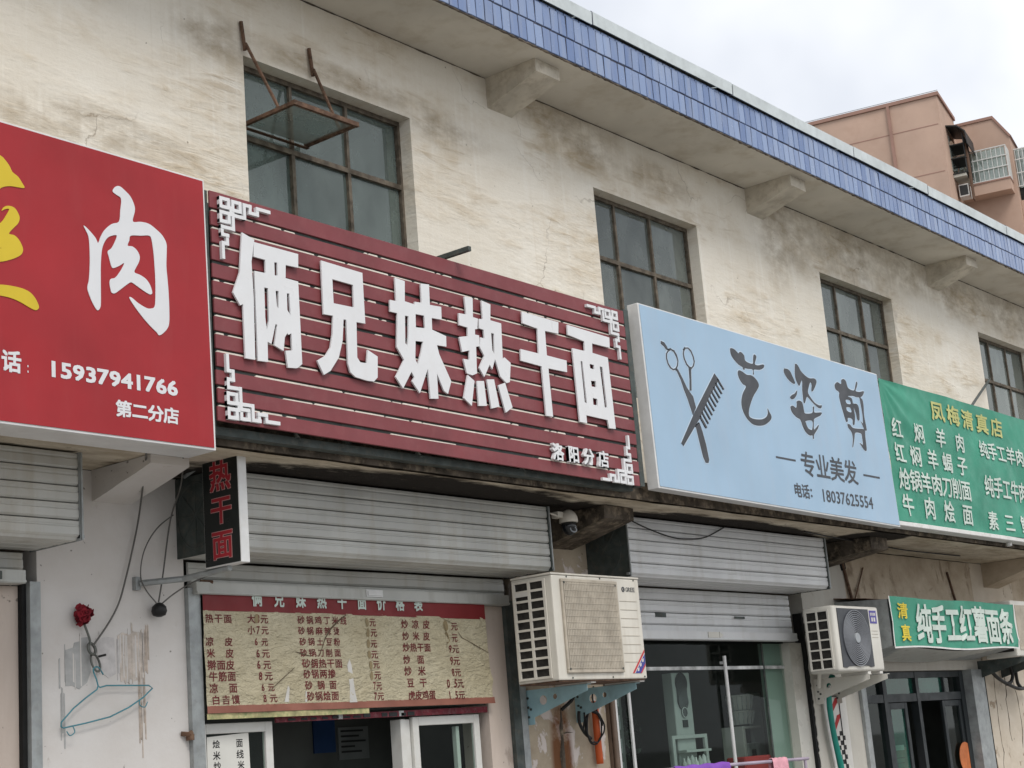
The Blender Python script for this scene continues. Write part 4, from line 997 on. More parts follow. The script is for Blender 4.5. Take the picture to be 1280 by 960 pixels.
# words of the flat lettering: (text, x0, x1, z0, z1)
WORDS = {
    's1': [('话',3.781,3.873,3.329,3.419),('：',3.901,3.924,3.333,3.378),('15937941766',4.001,4.703,3.337,3.402),('第二分店',4.353,4.702,3.204,3.276)],
    's2': [('洛阳分店',7.512,8.078,3.31,3.409)],
    's3': [('专业美发',10.521,11.413,3.474,3.658),('—',10.16,10.447,3.568,3.582),('—',11.515,11.795,3.554,3.569),('电话：',10.369,10.66,3.304,3.407),('18037625554',10.774,11.618,3.3,3.391)],
    'ban': [('凤梅清真店',13.056,14.63,4.188,4.362),('红焖羊肉',12.239,13.667,3.953,4.116),('红焖羊蝎子',12.224,13.666,3.742,3.911),('炝锅羊肉刀削面',12.237,13.671,3.518,3.696),('牛肉烩面',12.243,13.656,3.301,3.482),('纯手工羊肉',13.999,15.022,3.947,4.109),('纯手工牛肉',14.003,15.006,3.592,3.786),('素三鲜',13.997,14.908,3.291,3.458)],
    'sg': [('清',12.628,12.814,2.511,2.637),('真',12.643,12.817,2.319,2.459),('纯手工红薯面条',12.954,15.027,2.318,2.637)],
    'pb': [('热干面',5.554,5.732,2.422,2.468),('凉皮',5.553,5.732,2.303,2.348),('米皮',5.556,5.734,2.243,2.289),('擀面皮',5.554,5.735,2.181,2.23),('牛筋面',5.56,5.741,2.123,2.172),('凉面',5.561,5.747,2.063,2.112),('白吉馍',5.574,5.758,2.005,2.051),('大8元',5.841,5.988,2.424,2.47),('小7元',5.839,5.988,2.365,2.41),('6元',5.885,5.982,2.306,2.347),('6元',5.891,5.986,2.242,2.288),('6元',5.893,5.991,2.183,2.229),('8元',5.899,5.997,2.123,2.169),('6元',5.914,6.008,2.067,2.107),('8元',5.922,6.017,2.009,2.051),('砂锅鸡丁米线',6.205,6.58,2.425,2.469),('砂锅麻辣烫',6.205,6.519,2.367,2.41),('砂锅土豆粉',6.209,6.52,2.308,2.35),('砂锅刀削面',6.21,6.521,2.247,2.29),('砂锅热干面',6.219,6.526,2.186,2.235),('砂锅两掺',6.223,6.466,2.13,2.178),('砂锅面',6.233,6.471,2.07,2.117),('砂锅烩面',6.239,6.484,2.01,2.059),('元',6.767,6.817,2.419,2.466),('元',6.77,6.821,2.36,2.407),('元',6.767,6.82,2.299,2.343),('元',6.767,6.818,2.237,2.283),('元',6.773,6.826,2.181,2.226),('元',6.777,6.83,2.12,2.166),('7元',6.761,6.833,2.06,2.106),('7元',6.763,6.844,2.002,2.047),('炒凉皮',7.035,7.281,2.411,2.461),('炒米皮',7.034,7.274,2.342,2.391),('炒热干面',7.033,7.275,2.276,2.325),('炒面',7.033,7.21,2.205,2.256),('炒米',7.034,7.214,2.137,2.191),('豆干',7.043,7.217,2.069,2.122),('虎皮鸡蛋',7.047,7.284,1.998,2.049),('元',7.472,7.526,2.404,2.452),('元',7.471,7.524,2.334,2.384),('9元',7.437,7.526,2.268,2.316),('9元',7.442,7.531,2.196,2.248),('8元',7.443,7.532,2.128,2.177),('0.5元',7.391,7.544,2.06,2.114),('1.5元',7.398,7.545,1.993,2.043)],
    'pw': [('烩',5.647,5.695,1.791,1.831),('面',5.805,5.851,1.79,1.833),('米',5.647,5.695,1.732,1.775),('线',5.805,5.854,1.732,1.776),('炒',5.648,5.697,1.679,1.722),('米',5.81,5.856,1.676,1.72)],
}

def rrect_face(mb, x0, x1, y, z0, z1):
    mb.quad((x0, y, z0), (x1, y, z0), (x1, y, z1), (x0, y, z1))

# ---- red shop sign on the far left
sg = thing('shop_sign', 'red sign with white brush character and phone number, white metal edge', 'sign', (3.3, -0.85, 3.1))
body = MB().prism_y(-0.898, -0.70, [(1.6, 3.109), (4.921, 3.105), (4.908, 4.429), (1.6, 4.437)])
body.build('sign_box', 'alu', sg, 0.002)
MB().prism_y(-0.902, -0.8985, [(1.61, 3.120), (4.907, 3.117), (4.896, 4.419), (1.61, 4.427)]).build('sign_face', 'red', sg)
link('letter', shape_mesh(G['rou'], -0.905, 0.0025, True), 'white_print', sg)
link('letter', shape_mesh(G['yellow'], -0.905, 0.0025, True), 'yellow_print', sg)
t = Text()
for w in WORDS['s1']: t.line(*w, -0.9035, bold=0.03)
t.build_each('printed_character', 'white_print', sg)

# ---- maroon slatted sign of the noodle shop
sg = thing('slatted_sign', 'maroon slatted sign with six raised white characters and white corner frets', 'sign', (6.7, -0.8, 3.25))
SY = -0.868
top = lambda x: 4.403 - 0.0057 * (x - 4.969)
bot = lambda x: 3.2597 - 0.009 * (x - 4.969)
xa, xb = 4.969, 8.441
MB().prism_y(SY + 0.0135, SY + 0.022, [(xa + 0.01, bot(xa) + 0.02), (xb - 0.01, bot(xb) + 0.02), (xb - 0.01, top(xb) - 0.02), (xa + 0.01, top(xa) - 0.02)]).build('backing_panel', 'dark_steel', sg)
N = 13
rnd = random.Random(4)
for i in range(N):
    f0 = i / N
    pitch = 1.1433 / N
    za, zb = bot(xa) + (top(xa) - bot(xa)) * f0, bot(xb) + (top(xb) - bot(xb)) * f0
    hh = pitch - (0.018 if i < N - 1 else 0.002)
    dy = rnd.uniform(-0.001, 0.001)
    e = rnd.uniform(-0.004, 0.004)
    sl = MB().prism_y(SY + dy, SY + 0.013 + dy, [(xa + e, za), (xb + e, zb), (xb + e, zb + hh), (xa + e, za + hh)]).build('slat', 'maroon', sg, 0.002)
    if i == N - 1: continue
    # the pale tongue along the top of each slat, bare in places where the paint missed it
    x, tg = xa + 0.005, MB()
    zz = lambda q: za + (zb - za) * (q - xa) / (xb - xa) + hh
    while x < xb - 0.03:
        w = rnd.uniform(0.06, 0.75) if rnd.random() < 0.8 else rnd.uniform(0.02, 0.08)
        w = min(w, xb - 0.01 - x)
        if rnd.random() < 0.82:
            t0 = rnd.uniform(0.005, 0.0085)
            tg.prism_y(SY + 0.001, SY + 0.012, [(x, zz(x) + 0.0002), (x + w, zz(x + w) + 0.0002), (x + w - 0.004, zz(x + w) + t0), (x + 0.006, zz(x) + t0)])
        x += w + rnd.uniform(0.004, 0.03)
    tg.build('tongue_edge', 'backing', sl)['kind'] = 'stuff'
for x in (5.3, 6.2, 7.1, 8.0): MB().box(x, x + 0.04, SY + 0.0225, SY + 0.05, bot(x) + 0.03, top(x) - 0.03).build('batten', 'dark_steel', sg)
fr = MB().box(xa, xb + 0.01, -0.80, -0.74, 3.21, 3.25).box(xa, xb, -0.79, -0.75, 4.34, 4.37)
for x in (5.0, 5.9, 6.8, 7.7, 8.43): fr.box(x, x + 0.03, -0.79, -0.755, 3.251, 4.339)
for x in (5.55, 6.45, 7.35): fr.tube([(x, -0.8, 3.235), (x + 0.05, -0.72, 3.29)], 0.012, 5)
fr.build('steel_frame', 'dark_steel', sg)
box('edge_post', 'dark_steel', sg, 8.462, 8.512, -0.855, -0.77, 3.235, 4.40)
box('edge_post', 'dark_steel', sg, 4.935, 4.962, -0.855, -0.77, 3.20, 4.40)
for k in ('lia', 'xiong', 'mei', 're', 'gan', 'mian'):
    link('letter', shape_mesh(G[k], -0.890, 0.010), 'letter', sg)
# corner frets, one bent white strip each
def fret(mx, mz):
    mb = MB()
    q = 0.0088
    for pl in G['fret']:
        pts = [Vector((mx(p[0]), 0, mz(p[1]))) for p in pl[0]]
        for a, b in zip(pts, pts[1:]):
            d = (b - a).normalized()
            if abs(d.x) > abs(d.z): z0, z1, x0, x1 = (a.z + b.z) / 2 - q, (a.z + b.z) / 2 + q, min(a.x, b.x) - q, max(a.x, b.x) + q
            else: z0, z1, x0, x1 = min(a.z, b.z) - q, max(a.z, b.z) + q, (a.x + b.x) / 2 - q, (a.x + b.x) / 2 + q
            yy = -0.8865 - rndf.uniform(0, 0.003)
            mb.box(x0, x1, yy, -0.870, z0, z1)
    return mb.build('corner_fret', 'letter', sg)
rndf = random.Random(9)
ident = lambda v: v
flip_x = lambda v: 13.352 - v
fret(ident, ident); fret(ident, lambda v: 7.645 - v); fret(flip_x, lambda v: v - 0.022); fret(flip_x, lambda v: 7.600 - v)
t = Text()
t.line(*WORDS['s2'][0], -0.886, bold=0.026, cap=1.08, ext=0.10)
t.build_each('letter', 'letter', sg)
MB().box(6.762, 6.788, -0.985, -0.6, 4.425, 4.452).build('lamp_arm', 'dark_steel', sg)

# ---- pale blue hair salon sign
sg = thing('shop_sign', 'pale blue light box sign with scissors, comb and dark brush characters', 'sign', (10.3, -0.85, 3.2))
q = [(8.603, 3.225), (12.064, 3.183), (12.002, 4.441), (8.57, 4.453)]
MB().prism_y(-0.898, -0.812, q).build('sign_box', 'alu', sg, 0.003)
cx = (8.603 + 12.0) / 2
ins = lambda p: (p[0] + (0.014 if p[0] < 10 else -0.014), p[1] + (0.014 if p[1] < 4 else -0.010))
MB().prism_y(-0.9018, -0.8985, [ins(p) for p in q]).build('sign_face', 'blue', sg)
for k in ('scissors', 'comb', 'yi', 'zi', 'jian'):
    # pale printed edge round each mark, then the dark mark itself
    ed = MB()
    for sh in G[k]:
        for cont in sh:
            c = round_off(cont, 3) if k in ('yi', 'zi', 'jian') else cont
            ed.tube([(x, -0.9005, z) for x, z in c + c[:2]], 0.0085, 4, False)
    for v in ed.bm.verts: v.co.y = -0.9022 - 0.0004 * (v.co.y < -0.9005)
    ed.build('printed_edge', 'halo', sg)['kind'] = 'stuff'
    o = link('emblem' if k in ('scissors', 'comb') else 'letter', shape_mesh(G[k], -0.9045, 0.002, k in ('yi', 'zi', 'jian')), 'charcoal', sg)
t = Text()
for w in WORDS['s3']:
    if w[0] == '—': t.cuts.append((len(t.v), len(t.f))); t.v += [(w[1], -0.9035, w[4]), (w[2], -0.9035, w[4] - 0.0), (w[2], -0.9035, w[3]), (w[1], -0.9035, w[3])]; t.f.append(tuple(range(len(t.v) - 4, len(t.v))))
    else: t.line(*w, -0.9035, bold=0.012 if w[0][0] != '电' else 0.02, cap=1.35)
t.build_each('printed_character', 'charcoal', sg)

# ---- cloth with creases
def cloth(name, mat, parent, xa, xb, za, zb, fn, nx, nz):
    vs, fs = [], []
    for i in range(nx + 1):
        for j in range(nz + 1):
            vs.append(fn((xa + (xb - xa) * i / nx, 0.0, za + (zb - za) * j / nz)))
    for i in range(nx):
        for j in range(nz):
            a = i * (nz + 1) + j
            fs.append((a, a + nz + 1, a + nz + 2, a + 1))
    me = bpy.data.meshes.new(name)
    me.from_pydata(vs, [], fs)
    return link(name, me, mat, parent, True)

def banner_fn(y):
    def fn(p):
        x, d, z = p
        e = noise.noise(Vector((x * 1.1 + z * 1.6, z * 2.5 - x * 0.5, 2.0))) * 0.018
        e += (1 - abs(noise.noise(Vector((x * 2.2 + z * 3.0, z * 1.2, 5.0))))) ** 3 * -0.006
        # tension folds running down from the upper left corner
        r = math.hypot(x - 12.15, z - 4.43); a = math.atan2(4.43 - z, x - 12.15)
        e += 0.008 * math.sin(a * 16) * math.exp(-r * 1.1) * min(1, r * 3)
        return (x, y + e + d, z)
    return fn
sg = thing('shop_banner', 'large green cloth banner with white menu words and yellow shop name', 'banner', (13.9, -0.8, 3.2))
fn = banner_fn(-0.85)
cloth('banner_cloth', 'green', sg, 12.13, 16.2, 3.250, 4.436, fn, 240, 80)
MB().box(12.1, 16.2, -0.858, -0.74, 3.212, 3.249).build('lower_hem', 'vinyl', sg, 0.004)
MB().box(12.1, 16.2, -0.835, -0.76, 4.40, 4.428).box(12.1, 12.14, -0.83, -0.76, 3.25, 4.40).box(14.2, 14.24, -0.81, -0.76, 3.25, 4.40).box(16.15, 16.19, -0.81, -0.76, 3.25, 4.40).build('steel_frame', 'galv', sg)
MB().tube([(14.12, -0.78, 4.43), (16.69, -0.01, 5.22)], 0.013, 6).build('banner_stay', 'dark_steel', sg)
t, t2 = Text(), Text()
for i, w in enumerate(WORDS['ban']): (t2 if i == 0 else t).line(*w, -0.009, bold=0.016 if i else 0.022, cap=1.2 if i else 1.5)
t.build_each('printed_character', 'banner_white', sg, fn)
t2.build_each('printed_character', 'banner_yellow', sg, fn)
MB().lathe_z((14.55, -0.79, 3.175), [(0.022, 0), (0.026, 0.004), (0.026, 0.03), (0.018, 0.036)], 12).build('sign_lamp', 'vinyl', sg)

# ---- small green banner stretched over the box above the noodle-maker's door
sg = thing('door_banner', 'small green banner over the dark glass door, white and gold words', 'banner', (13.8, -0.4, 2.27))
bx = MB().prism_x(12.505, 15.13, [(-0.485, 2.285), (-0.485, 2.672), (0.0, 2.70), (0.0, 2.21), (-0.05, 2.21)])
bx.build('banner_box', 'galv', sg)
un = MB()
for k in range(7):
    y = -0.47 + 0.062 * k
    n = 14
    for i in range(n):
        a, b = i / n, (i + 1) / n
        sg_ = lambda u: 0.042 * math.sin(u * math.pi) ** 1.5
        zz = 2.290 - 0.008 * k
        xx = lambda u: 12.52 + 2.6 * u
        un.quad((xx(a), y, zz - sg_(a)), (xx(b), y, zz - sg_(b)), (xx(b), y + 0.056, zz - 0.012 - sg_(b)), (xx(a), y + 0.056, zz - 0.012 - sg_(a)))
        un.quad((xx(a), y + 0.056, zz - 0.012 - sg_(a)), (xx(b), y + 0.056, zz - 0.012 - sg_(b)), (xx(b), y + 0.062, zz - 0.002 - sg_(b)), (xx(a), y + 0.062, zz - 0.002 - sg_(a)))
un.build('ribbed_underside', 'rail', sg)
def fn2(p):
    x, d, z = p
    e = noise.noise(Vector((x * 1.6 + z * 2, z * 3.2, 7.0))) * 0.010 + (1 - abs(noise.noise(Vector((x * 2.4 - z * 3.2, z * 2.0, 3.0))))) ** 5 * -0.008
    s = (x - 12.5) / 2.63
    return (x, -0.5 + e + d, z + (0.010 * math.sin(s * 9) if z < 2.3 else 0.006 * math.sin(s * 11 + 1)) * abs(z - 2.48) / 0.2)
cloth('banner_cloth', 'green', sg, 12.505, 15.135, 2.272, 2.688, fn2, 110, 22)
hem = MB()
for a, b, c, d in ((12.498, 15.145, 2.262, 2.276), (12.494, 12.51, 2.277, 2.69), (15.128, 15.146, 2.277, 2.69)):
    n = 30
    for i in range(n):
        for (xx, yy) in (((a + (b - a) * i / n, a + (b - a) * (i + 1) / n), (c, d)),) if b - a > 1 else (((a, b), (c + (d - c) * i / n, c + (d - c) * (i + 1) / n)),):
            hem.quad(*[fn2((u, -0.006, v)) for u, v in ((xx[0], yy[0]), (xx[1], yy[0]), (xx[1], yy[1]), (xx[0], yy[1]))])
hem.build('hem', 'vinyl', sg)
t, t2 = Text(), Text()
for w in WORDS['sg']: (t2 if len(w[0]) == 1 else t).line(*w, -0.011, bold=0.026 if len(w[0]) > 1 else 0.018, cap=1.4)
t.build_each('printed_character', 'banner_white', sg, fn2)
t2.build_each('printed_character', 'banner_gold', sg, fn2)

# ---- black hanging sign box with red characters
sg = thing('hanging_sign', 'narrow black hanging sign box with three red characters and white edge', 'sign', (5.33, -0.48, 2.64))
MB().box(5.3015, 5.357, -0.618, -0.352, 2.645, 3.197).build('sign_box', 'alu', sg, 0.003)
MB().box(5.2995, 5.3012, -0.612, -0.358, 2.651, 3.191).build('sign_face', 'led_black', sg)
side = lambda p: (5.2988 + p[1], -p[0], p[2])
for nm, mt, bold, yy in (('letter_outline', 'led_pink', 0.042, 0.0), ('letter', 'led_red', 0.02, -0.0016)):
    t = Text()
    for ch, za, zb in (('热', 3.020, 3.165), ('干', 2.855, 2.990), ('面', 2.682, 2.822)):
        t.put(ch, 0.412, 0.562, za, zb, yy, bold)
    t.build_each(nm, mt, sg, side)
MB().tube([(5.33, -0.5, 2.635), (5.33, -0.15, 2.625), (5.15, -0.03, 2.612)], 0.016, 6).box(5.128, 5.158, -0.03, -0.001, 2.58, 2.645).build('mounting_arm', 'galv', sg)
MB().tube([(5.33, -0.4, 3.205), (5.40, -0.1, 3.16)], 0.01, 6).build('mounting_arm', 'galv', sg)

# ---------------------------------------------------------------- air conditioners and their wall brackets
def plate_yz(shapes, x, t):
    me = shape_mesh(shapes, 0.0, t)
    for v in me.vertices: v.co = Vector((x + v.co.y, -v.co.x, v.co.z))
    return me
def circ(cx, cz, r, n=14): return [(cx + r * math.cos(2 * math.pi * k / n), cz + r * math.sin(2 * math.pi * k / n)) for k in range(n)]

def wall_bracket(name, label, x, mat, ztop, reach, depth, holes, group):
    b = thing(name, label, 'wall bracket', (x, 0, ztop), group)
    out = [(0.0, ztop), (reach, ztop), (reach, ztop - 0.04), (0.07, ztop - depth * 0.80), (0.07, ztop - depth), (0.0, ztop - depth)]
    link('web_plate', plate_yz([[out] + [circ(u, ztop - w, r) for u, w, r in holes]], x, 0.004), mat, b)
    MB().box(x + 0.0045, x + 0.045, -reach, -0.004, ztop - 0.004, ztop).build('top_flange', mat, b)
    MB().box(x + 0.0045, x + 0.06, -0.005, -0.0022, ztop - depth, ztop - 0.005).build('back_plate', mat, b)
    bolts = MB()
    for u, w in ((0.03, 0.05), (0.03, depth * 0.5), (0.03, depth * 0.78), (0.05, 0.12)): bolts.tube([(x - 0.008, -u, ztop - w), (x - 0.0005, -u, ztop - w)], 0.008, 6)
    bolts.build('bolt', 'dark_steel', b)
    return b
wall_bracket('ac_bracket', 'left pale blue steel bracket with round holes under the old cream air conditioner', 8.185, 'bracket_blue', 2.035, 0.50, 0.215, [(0.15, 0.07, 0.03), (0.245, 0.055, 0.017)], 'steel wall brackets')
wall_bracket('ac_bracket', 'right pale blue steel bracket beside the orange pipe, under the old cream air conditioner', 8.715, 'bracket_blue', 2.034, 0.50, 0.215, [(0.15, 0.07, 0.03), (0.245, 0.055, 0.017)], 'steel wall brackets')
wall_bracket('ac_bracket', 'left white steel bracket behind the teal hose, under the newer air conditioner', 11.985, 'ac_white', 2.060, 0.50, 0.20, [(0.13, 0.06, 0.022)], 'steel wall brackets')
wall_bracket('ac_bracket', 'right white steel bracket nearer the dark door, under the newer air conditioner', 12.30, 'ac_white', 2.060, 0.50, 0.20, [(0.13, 0.06, 0.022)], 'steel wall brackets')

def casing(mb_args, name, mat, parent, bev):
    return MB().box(*mb_args).build(name, mat, parent, bev, True, 2)
def flat_shade(o):
    for p in o.data.polygons: p.use_smooth = False

# old cream unit with a square grille
ac = thing('air_conditioner', 'old cream outdoor air conditioner with square beige grille on pale blue brackets', 'air conditioner', (8.31, -0.385, 2.04), 'outdoor air conditioners')
xa, xb, ya, yb, za, zb = 7.846, 8.778, -0.55, -0.235, 2.056, 2.690
o = casing((xa, xb, ya, yb, za, zb), 'casing', 'ac_cream', ac, 0.008); flat_shade(o)
MB().box(xa - 0.004, xb + 0.004, ya - 0.004, yb + 0.004, zb + 0.001, zb + 0.014).build('lid', 'ac_cream', ac, 0.004)
MB().box(xa + 0.012, xb - 0.012, ya + 0.01, yb, 2.0465, 2.0555).build('base_pan', 'rust', ac)
# side inlet: dark coil behind a lattice
box('inlet_coil', 'ac_void', ac, xa - 0.0035, xa - 0.0005, -0.495, -0.262, 2.085, 2.672)
lat = MB()
for k in range(11): lat.box(xa - 0.012, xa - 0.0038, -0.5, -0.258, 2.08 + k * 0.0588 - 0.007, 2.08 + k * 0.0588 + 0.007)
for y in (-0.4965, -0.3785, -0.2615): lat.box(xa - 0.0135, xa - 0.004, y - 0.009, y + 0.009, 2.073, 2.675)
lat.build('inlet_lattice', 'ac_cream', ac)
MB().box(xa - 0.0128, xa - 0.0122, -0.375, -0.27, 2.58, 2.607).build('rating_plate', 'tape', ac)
# front grille
gx0, gx1, gz0, gz1 = 7.925, 8.515, 2.096, 2.668
box('grille_back', 'ac_void', ac, gx0 + 0.02, gx1 - 0.02, ya - 0.0035, ya - 0.0008, gz0 + 0.02, gz1 - 0.02)
MB().box(gx0, gx1, ya - 0.016, ya - 0.001, gz1 - 0.02, gz1).box(gx0, gx1, ya - 0.016, ya - 0.001, gz0, gz0 + 0.02).box(gx0, gx0 + 0.02, ya - 0.016, ya - 0.001, gz0 + 0.02, gz1 - 0.02).box(gx1 - 0.02, gx1, ya - 0.016, ya - 0.001, gz0 + 0.02, gz1 - 0.02).build('grille_frame', 'ac_grille', ac, 0.003)
gr = MB()
n = 33
for k in range(n):
    x = gx0 + 0.022 + (gx1 - gx0 - 0.044) * (k + 0.5) / n
    gr.box(x - 0.0058, x + 0.0058, ya - 0.0155, ya - 0.004, gz0 + 0.02, gz1 - 0.02)
for k in range(14):
    z = gz0 + 0.03 + (gz1 - gz0 - 0.06) * k / 13
    gr.box(gx0 + 0.02, gx1 - 0.02, ya - 0.0175, ya - 0.0156, z - 0.002, z + 0.002)
gr.build('grille_bar', 'ac_grille', ac)['kind'] = 'stuff'
sc_ = MB()
for x, z in ((7.95, 2.645), (8.49, 2.64), (7.945, 2.12), (8.495, 2.12)): sc_.disc_y((x, ya - 0.0185, z), 0.007, 0.003, 8)
for x, z in ((7.98, 2.068), (8.4, 2.068), (8.75, 2.068), (8.0, 2.683), (8.35, 2.683), (8.72, 2.683)): sc_.disc_y((x, ya - 0.003, z), 0.006, 0.0025, 8)
sc_.build('screw', 'dark_steel', ac)
rb = MB()
for k in range(8): rb.box(8.545, 8.735, ya - 0.0025, ya - 0.0005, 2.16 + 0.055 * k, 2.1625 + 0.055 * k)
rb.build('pressed_line', 'ac_grille', ac)
t = Text()
t.line('GREE', 8.621, 8.729, 2.608, 2.636, ya - 0.0022, bold=0.004)
t.build_each('letter', 'charcoal', ac)
lg = MB().ring_y((8.596, ya - 0.003, 2.622), 0.013, 0.008, 0.002, 16)
lg.box(8.596, 8.612, ya - 0.0032, ya - 0.001, 2.618, 2.625)
lg.build('emblem', 'charcoal', ac)
for (mt, a, b) in (('sticker_red', 0.0, 0.018), ('tape', 0.018, 0.026), ('sticker_blue', 0.026, 0.085), ('sticker_red', 0.085, 0.10)):
    MB().prism_y(ya - 0.003, ya - 0.001, [(8.62 + a, 2.09), (8.62 + b, 2.09), (8.768, 2.238 - b), (8.768, 2.238 - a)]).build('corner_sticker', mt, ac)
sm = MB()                                                    # small white marks on the blue part of the sticker, too fine to read
for k in range(3): sm.prism_y(ya - 0.0042, ya - 0.0032, [(8.672 + 0.029 * k, 2.101 + 0.029 * k), (8.690 + 0.029 * k, 2.105 + 0.029 * k), (8.694 + 0.029 * k, 2.126 + 0.029 * k), (8.676 + 0.029 * k, 2.12 + 0.029 * k)])
sm.build('sticker_print', 'tape', ac)['kind'] = 'stuff'
for x in (8.19, 8.72): box('foot', 'tape', ac, x, x + 0.05, -0.53, -0.25, 2.0365, 2.055)

# newer white unit with a round fan grille
ac = thing('air_conditioner', 'newer white outdoor air conditioner with round dark fan grille and purple label', 'air conditioner', (11.9, -0.36, 2.06), 'outdoor air conditioners')
xa, xb, ya, yb, za, zb = 11.502, 12.282, -0.50, -0.235, 2.082, 2.598
o = casing((xa, xb, ya, yb, za, zb), 'casing', 'ac_white', ac, 0.022)
box('inlet_coil', 'ac_void', ac, xa - 0.0035, xa - 0.0005, -0.455, -0.262, 2.115, 2.562)
lat = MB()
for k in range(7): lat.box(xa - 0.012, xa - 0.0038, -0.458, -0.258, 2.11 + k * 0.0752 - 0.006, 2.11 + k * 0.0752 + 0.006)
for y in (-0.4555, -0.3585, -0.2615): lat.box(xa - 0.0135, xa - 0.004, y - 0.007, y + 0.007, 2.104, 2.567)
lat.build('inlet_lattice', 'ac_white', ac)
MB().prism_y(ya - 0.006, ya - 0.0008, [(11.56, 2.575), (12.09, 2.573), (12.09, 2.118), (12.03, 2.113), (11.99, 2.125), (11.66, 2.122), (11.62, 2.11), (11.56, 2.115)]).build('grille_panel', 'ac_dark', ac)
cc = (11.835, 2.342)
rg = MB()
for k in range(11): rg.ring_y((cc[0], ya - 0.016, cc[1]), 0.056 + 0.0163 * k, 0.0068, 0.008, 40)
for k in range(36):
    a0 = 2 * math.pi * k / 36
    pth = []
    for j in range(6):
        r = 0.045 + 0.172 * j / 5
        a = a0 + 0.9 * j / 5
        pth.append((cc[0] + r * math.cos(a), ya - 0.0095, cc[1] + r * math.sin(a)))
    rg.tube(pth, 0.0011, 4, False)
rg.build('fan_grille', 'ac_ring', ac)
MB().disc_y((cc[0], ya - 0.022, cc[1]), 0.042, 0.018, 24).build('fan_hub', 'ac_hub', ac, 0.004)
MB().box(12.115, 12.235, ya - 0.0025, ya - 0.0005, 2.462, 2.566).build('energy_label', 'energy', ac)
lb = MB()
for k in range(4): lb.box(12.13 + 0.024 * k, 12.146 + 0.024 * k, ya - 0.0036, ya - 0.0027, 2.525, 2.548)
for k in range(2): lb.box(12.14 + 0.04 * k, 12.167 + 0.04 * k, ya - 0.0036, ya - 0.0027, 2.478, 2.51)
lb.build('label_print', 'tape', ac)
ln = MB()
for k in range(3): ln.box(12.12, 12.23, ya - 0.0022, ya - 0.0006, 2.40 - 0.026 * k, 2.403 - 0.026 * k)
ln.build('pressed_line', 'ac_grille', ac)
for x in (11.99, 12.2): box('foot', 'tape', ac, x, x + 0.05, -0.49, -0.25, 2.0615, 2.0815)
vb = MB().box(11.93, 11.99, -0.12, -0.0025, 2.18, 2.44).tube([(11.94, -0.09, 2.2), (11.91, -0.1, 2.1), (11.95, -0.06, 1.99)], 0.018, 8)
for z in (2.24, 2.31, 2.38): vb.tube([(11.925, -0.07, z), (11.90, -0.07, z)], 0.014, 8)
vb.build('valve_cover', 'ac_white', ac, 0.003)
# unit half seen beyond the small banner
ac = thing('air_conditioner', 'beige outdoor air conditioner partly hidden behind the right end of the small green banner', 'air conditioner', (15.6, -0.3, 2.2), 'outdoor air conditioners')
o = casing((15.20, 15.98, -0.46, -0.14, 2.20, 2.735), 'casing', 'ac_white', ac, 0.015)
MB().box(15.28, 15.72, -0.466, -0.4605, 2.26, 2.69).build('grille_panel', 'ac_grille', ac, 0.003)
MB().box(15.193, 15.1995, -0.43, -0.17, 2.25, 2.68).build('inlet_coil', 'ac_void', ac)
for x in (15.3, 15.85): MB().prism_x(x, x + 0.005, [(0, 2.198), (-0.5, 2.198), (-0.5, 2.16), (0, 2.03)]).build('wall_bracket', 'dark_steel', ac)

# ---- pipes, hoses and cables
def cable(name, label, cat, path, r, mat, group=None, k=6, n=7):
    o = MB().tube(smooth_path(path, k), r, n).build(name, mat, None, 0, True)
    return tag(o, label, cat, group)
cable('pipe', 'bright orange plastic pipe on the peeling pier below the old cream air conditioner', 'pipe', [(8.865, -0.05, 1.95), (8.872, -0.045, 1.86), (8.878, -0.04, 1.72), (8.882, -0.04, 1.545)], 0.024, 'orange', None, 3, 10)
co = []
for k in range(46):
    a = k * 0.36
    co.append((8.79 + 0.095 * math.cos(a) + 0.006 * math.sin(a * 2.3), -0.085 + 0.012 * math.sin(a * 1.7), 1.79 + 0.105 * math.sin(a) - 0.004 * (k % 5)))
co = [(8.72, -0.16, 2.04), (8.75, -0.12, 1.97), (8.80, -0.1, 1.92)] + co + [(8.70, -0.08, 1.88)]
cable('cable_coil', 'loose coil of black cable hanging over the orange pipe', 'cable', co, 0.0055, 'cable', None, 2)
cable('cable', 'short black cable end hooked under the left pale blue bracket', 'cable', [(8.56, -0.12, 2.0), (8.55, -0.10, 1.96), (8.52, -0.06, 1.92), (8.50, -0.05, 1.905)], 0.012, 'cable')
cable('cable', 'short thick black cable end left of the cable coil', 'cable', [(8.66, -0.07, 1.89), (8.66, -0.065, 1.82), (8.70, -0.07, 1.75), (8.76, -0.075, 1.71)], 0.011, 'cable')
cable('cable', 'thin black wire sagging across the top of the pale salon shutter', 'cable', [(8.97, -0.37, 3.14), (9.2, -0.372, 3.085), (9.481, -0.372, 3.04), (9.7, -0.372, 3.035), (9.953, -0.372, 3.062), (10.25, -0.36, 3.155)], 0.005, 'cable')
cable('cable', 'thin black wire along the canopy underside below the blue sign corner', 'cable', [(11.2, -0.5, 3.158), (11.8, -0.45, 3.150), (12.6, -0.36, 3.155), (13.4, -0.3, 3.150), (14.6, -0.28, 3.158)], 0.006, 'cable')
cable('cable', 'grey wire from the red sign down to the knotted ring above the clothes hanger', 'cable', [(4.84, -0.5, 3.175), (5.05, -0.20, 3.06), (5.142, -0.045, 2.93), (5.112, -0.03, 2.78), (5.065, -0.03, 2.63), (5.02, -0.03, 2.51), (4.955, -0.03, 2.41), (4.86, -0.03, 2.30)], 0.0048, 'grey_cable')
